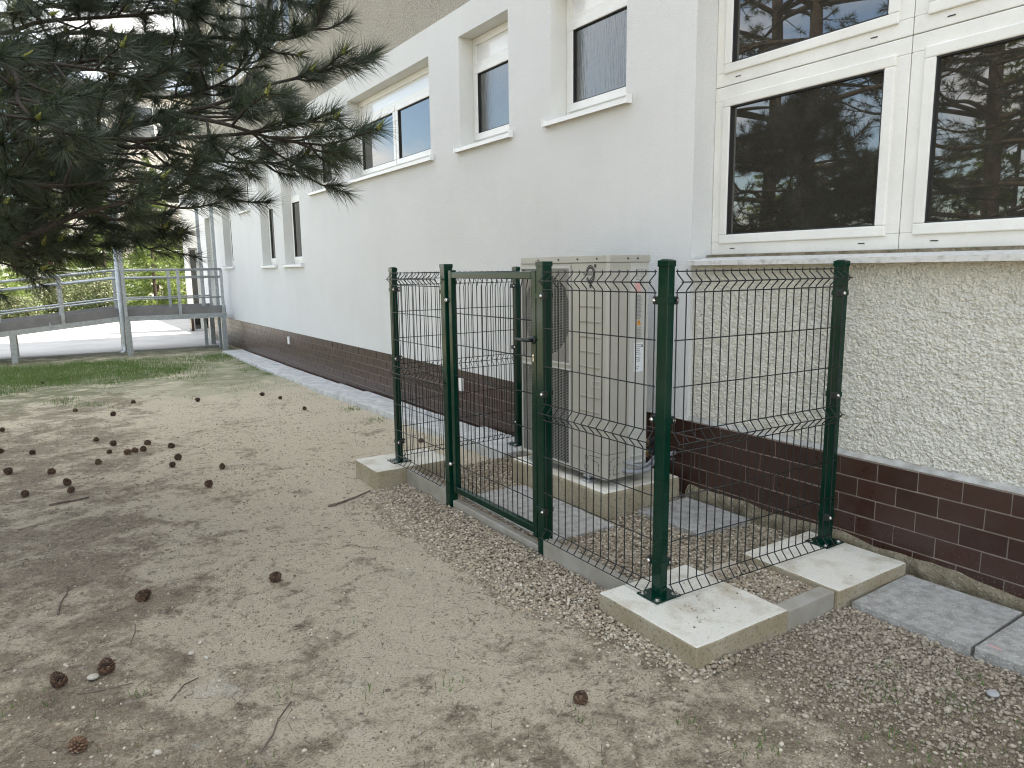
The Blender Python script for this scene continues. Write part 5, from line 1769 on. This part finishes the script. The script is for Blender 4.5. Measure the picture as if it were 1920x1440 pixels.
# buds with pollen cones on some shoot ends
bud = MB()
for i in range(16):
    t = i / 16
    a = i * 2.4
    bud.sphere((math.cos(a) * 0.007, math.sin(a) * 0.007, -0.004 + t * 0.022), 0.0052, 6, 4, (1, 1, 1.5))
bud.tube([(0, 0, 0), (0, 0, 0.03), (0, 0, 0.052)], [0.006, 0.006, 0.002], 6)
pb = bud.build('pollen_cone', 'pollen', None, smooth=True)
bmesh_data = pb.data
bpy.data.objects.remove(pb)
random.shuffle(ends)
nb = 0
for (p, d) in ends:
    if p.y > 4.2 or nb >= 130 or p.x < -2.4:
        continue
    o = bpy.data.objects.new('pollen_cone', bmesh_data)
    COL.objects.link(o)
    o.parent = pine
    o.location = p - TR1
    o.rotation_euler = (d + Vector((0, 0, 0.8))).to_track_quat('Z', 'Y').to_euler()
    o.scale = (1.0,) * 3
    nb += 1


def upper_crown(origin, h, parent, zlo, seed, reach, skip=None):
    random.seed(seed)
    f2 = Foliage()
    wd = MB()
    z = zlo
    while z < h - 0.4:
        R = reach * (1 - 0.75 * ((z - zlo) / (h - zlo)) ** 1.3)
        for k in range(4):
            a = random.uniform(0, 6.283)
            if skip and skip(a, z):
                continue
            R2 = R * random.uniform(0.7, 1.05)
            o0 = Vector((origin.x, origin.y, z))
            dv = Vector((math.cos(a), math.sin(a), 0))
            grow([o0, o0 + dv * R2 * 0.4 + Vector((0, 0, 0.15)), o0 + dv * R2 * 0.75 + Vector((0, 0, 0.1)), o0 + dv * R2 + Vector((0, 0, 0.35))],
                 0.05, wd, f2, start=0.35, step=0.2, tl=(0.4, 0.8), nn=52, ln=0.15, rend=0.012)
        z += random.uniform(0.4, 0.7)
    wd.build('boughs', 'bark', parent, smooth=True)
    V_, F_ = f2.mesh(0.008)
    np_mesh('crown', V_, F_, 'needles', parent, kind='stuff')


def trunk(origin, h, r, parent):
    pts_ = [origin + Vector((0.05 * math.sin(i * 1.3), 0.05 * math.cos(i * 0.9), h * i / 8)) for i in range(9)]
    MB().tube(pts_, [r * (1 - 0.75 * i / 8) * (1.25 if i == 0 else 1) for i in range(9)], 14).build('trunk', 'bark', parent, smooth=True)


trunk(TR1, 10.5, 0.15, pine)
def skipf(a, z):
    # the modelled boughs already fill the side that faces the wall and the camera, low down
    return z < 4.6 and -1.4 < (a if a < math.pi else a - 6.283) < 0.7
upper_crown(TR1, 10.5, pine, 2.4, 11, 3.4, skipf)

TR2 = Vector((-6.5, 7.0, -0.2))
p2 = empty('pine_tree', tuple(TR2), 'second dark pine standing behind, seen mirrored in the big window', 'tree', 'dark pines along the yard')
trunk(TR2, 11.0, 0.16, p2)
upper_crown(TR2, 11.0, p2, 2.0, 23, 3.0)
for (loc, rz, s, lab) in (((-6.6, 1.8, -0.15), 1.1, 0.9, 'pine mirrored in the right pane of the big window'),
                          ((-8.2, -1.6, -0.15), 2.6, 1.0, 'pine behind the photographer, mirrored at the picture edge'),
                          ((-9.8, 4.6, -0.15), 4.0, 1.1, 'tall pine farther back in the window reflection')):
    c = copy_tree(p2)
    c.location = loc
    c.rotation_euler = (0, 0, rz)
    c.scale = (s, s, s)
    tag(c, lab, 'tree', 'dark pines along the yard')

# ------------------------------------------------------------------ far spruces and shrubs
def spruce(x, y, z, h, R, label, seed):
    random.seed(seed)
    t = empty('spruce_tree', (x, y, z), label, 'tree', 'small spruces beyond the pavement')
    MB().tube([(x, y, z), (x, y, z + h * 0.9)], [0.08, 0.02], 8).build('trunk', 'bark', t)
    f_ = Foliage()
    zz = 0.12
    while zz < h:
        rr = R * (1 - zz / h) ** 0.85 + 0.05
        nb_ = max(5, int(12 * rr / R) + 4)
        for q in range(nb_):
            a = random.uniform(0, 6.283)
            r_ = rr * random.uniform(0.75, 1.1)
            p = Vector((x, y, z + zz))
            e = p + Vector((math.cos(a) * r_, math.sin(a) * r_, -0.18 * r_ + random.uniform(-0.05, 0.12)))
            m = p.lerp(e, 0.35)
            f_.brush(m, e, int(26 + 40 * r_), 0.16, (0.5, 1.3), 8)
        zz += 0.16 + 0.06 * random.random()
    V_, F_ = f_.mesh(0.035)
    np_mesh('crown', V_, F_, 'spruce', t, kind='stuff')
spruce(1.55, 28.5, -0.2, 4.6, 1.35, 'bright green spruce right of the ramp bend beyond the pavement', 1)
spruce(3.4, 31.5, -0.2, 3.4, 1.2, 'bright spruce half hidden by the entrance wing', 2)
spruce(-3.5, 29.0, -0.2, 3.0, 1.5, 'wide spruce at the far left behind the ramp rails', 3)
spruce(-6.0, 31.0, -0.2, 6.5, 1.9, 'tall spruce at the left picture edge behind the pine', 4)
spruce(0.3, 33.5, -0.2, 6.2, 1.4, 'tall narrow spruce before the far building windows', 5)
spruce(-1.9, 35.0, -0.2, 8.0, 2.0, 'tall sunlit spruce behind the pine, left of the far windows', 10)
spruce(2.6, 36.0, -0.2, 7.0, 1.7, 'sunlit spruce right of the far building windows', 11)
spruce(-12.0, 0.5, -0.2, 6.0, 2.3, 'sunlit spruce deep in the reflection of the right window pane', 6)
spruce(-13.0, 5.5, -0.2, 7.0, 2.5, 'sunlit spruce behind the trunks mirrored in the big window', 7)
spruce(-12.0, 10.5, -0.2, 6.0, 2.4, 'sunlit spruce at the left of the big window reflection', 8)
spruce(-11.5, -4.5, -0.2, 6.0, 2.3, 'sunlit spruce mirrored at the far right picture edge', 9)
def shrub(x, y, z, rx, rz, label, seed, n=2600):
    random.seed(seed)
    t = empty('shrub', (x, y, z), label, 'shrub', 'shrubs before the far building')
    st_ = MB()
    for q in range(7):
        a = random.uniform(0, 6.283)
        st_.tube([(x, y, z), (x + math.cos(a) * rx * 0.5, y + math.sin(a) * rx * 0.5, z + rz * 0.9)], [0.02, 0.008], 5)
    st_.build('stems', 'twig', t)
    b2, d2, l2 = [], [], []
    for _ in range(n):
        u = Vector((random.gauss(0, 1), random.gauss(0, 1), random.gauss(0, 1))).normalized() * (random.random() ** 0.4)
        k_ = 1 + 0.25 * mnoise.noise((u.x * 3, u.y * 3, u.z * 3 + seed))
        b2.append((x + u.x * rx * k_, y + u.y * rx * k_, z + rz * 0.55 + u.z * rz * 0.55 * k_))
        d2.append(tuple(Vector((random.gauss(0, 1), random.gauss(0, 1), random.gauss(0.3, 1))).normalized()))
        l2.append(random.uniform(0.06, 0.12))
    V_, F_ = needle_mesh(b2, d2, l2, 0.07)
    np_mesh('crown', V_, F_, 'shrub', t, kind='stuff')
shrub(-1.7, 30.0, -0.2, 0.9, 1.5, 'pale leafy shrub left of centre behind the sloping rails', 1)
shrub(-0.2, 30.2, -0.2, 0.9, 1.6, 'pale leafy shrub behind the ramp bend', 2)
shrub(2.5, 29.8, -0.2, 0.7, 1.3, 'leafy shrub between the two bright spruces', 3)
shrub(-2.8, 27.6, -0.2, 0.7, 0.9, 'low shrub before the wide spruce', 4)
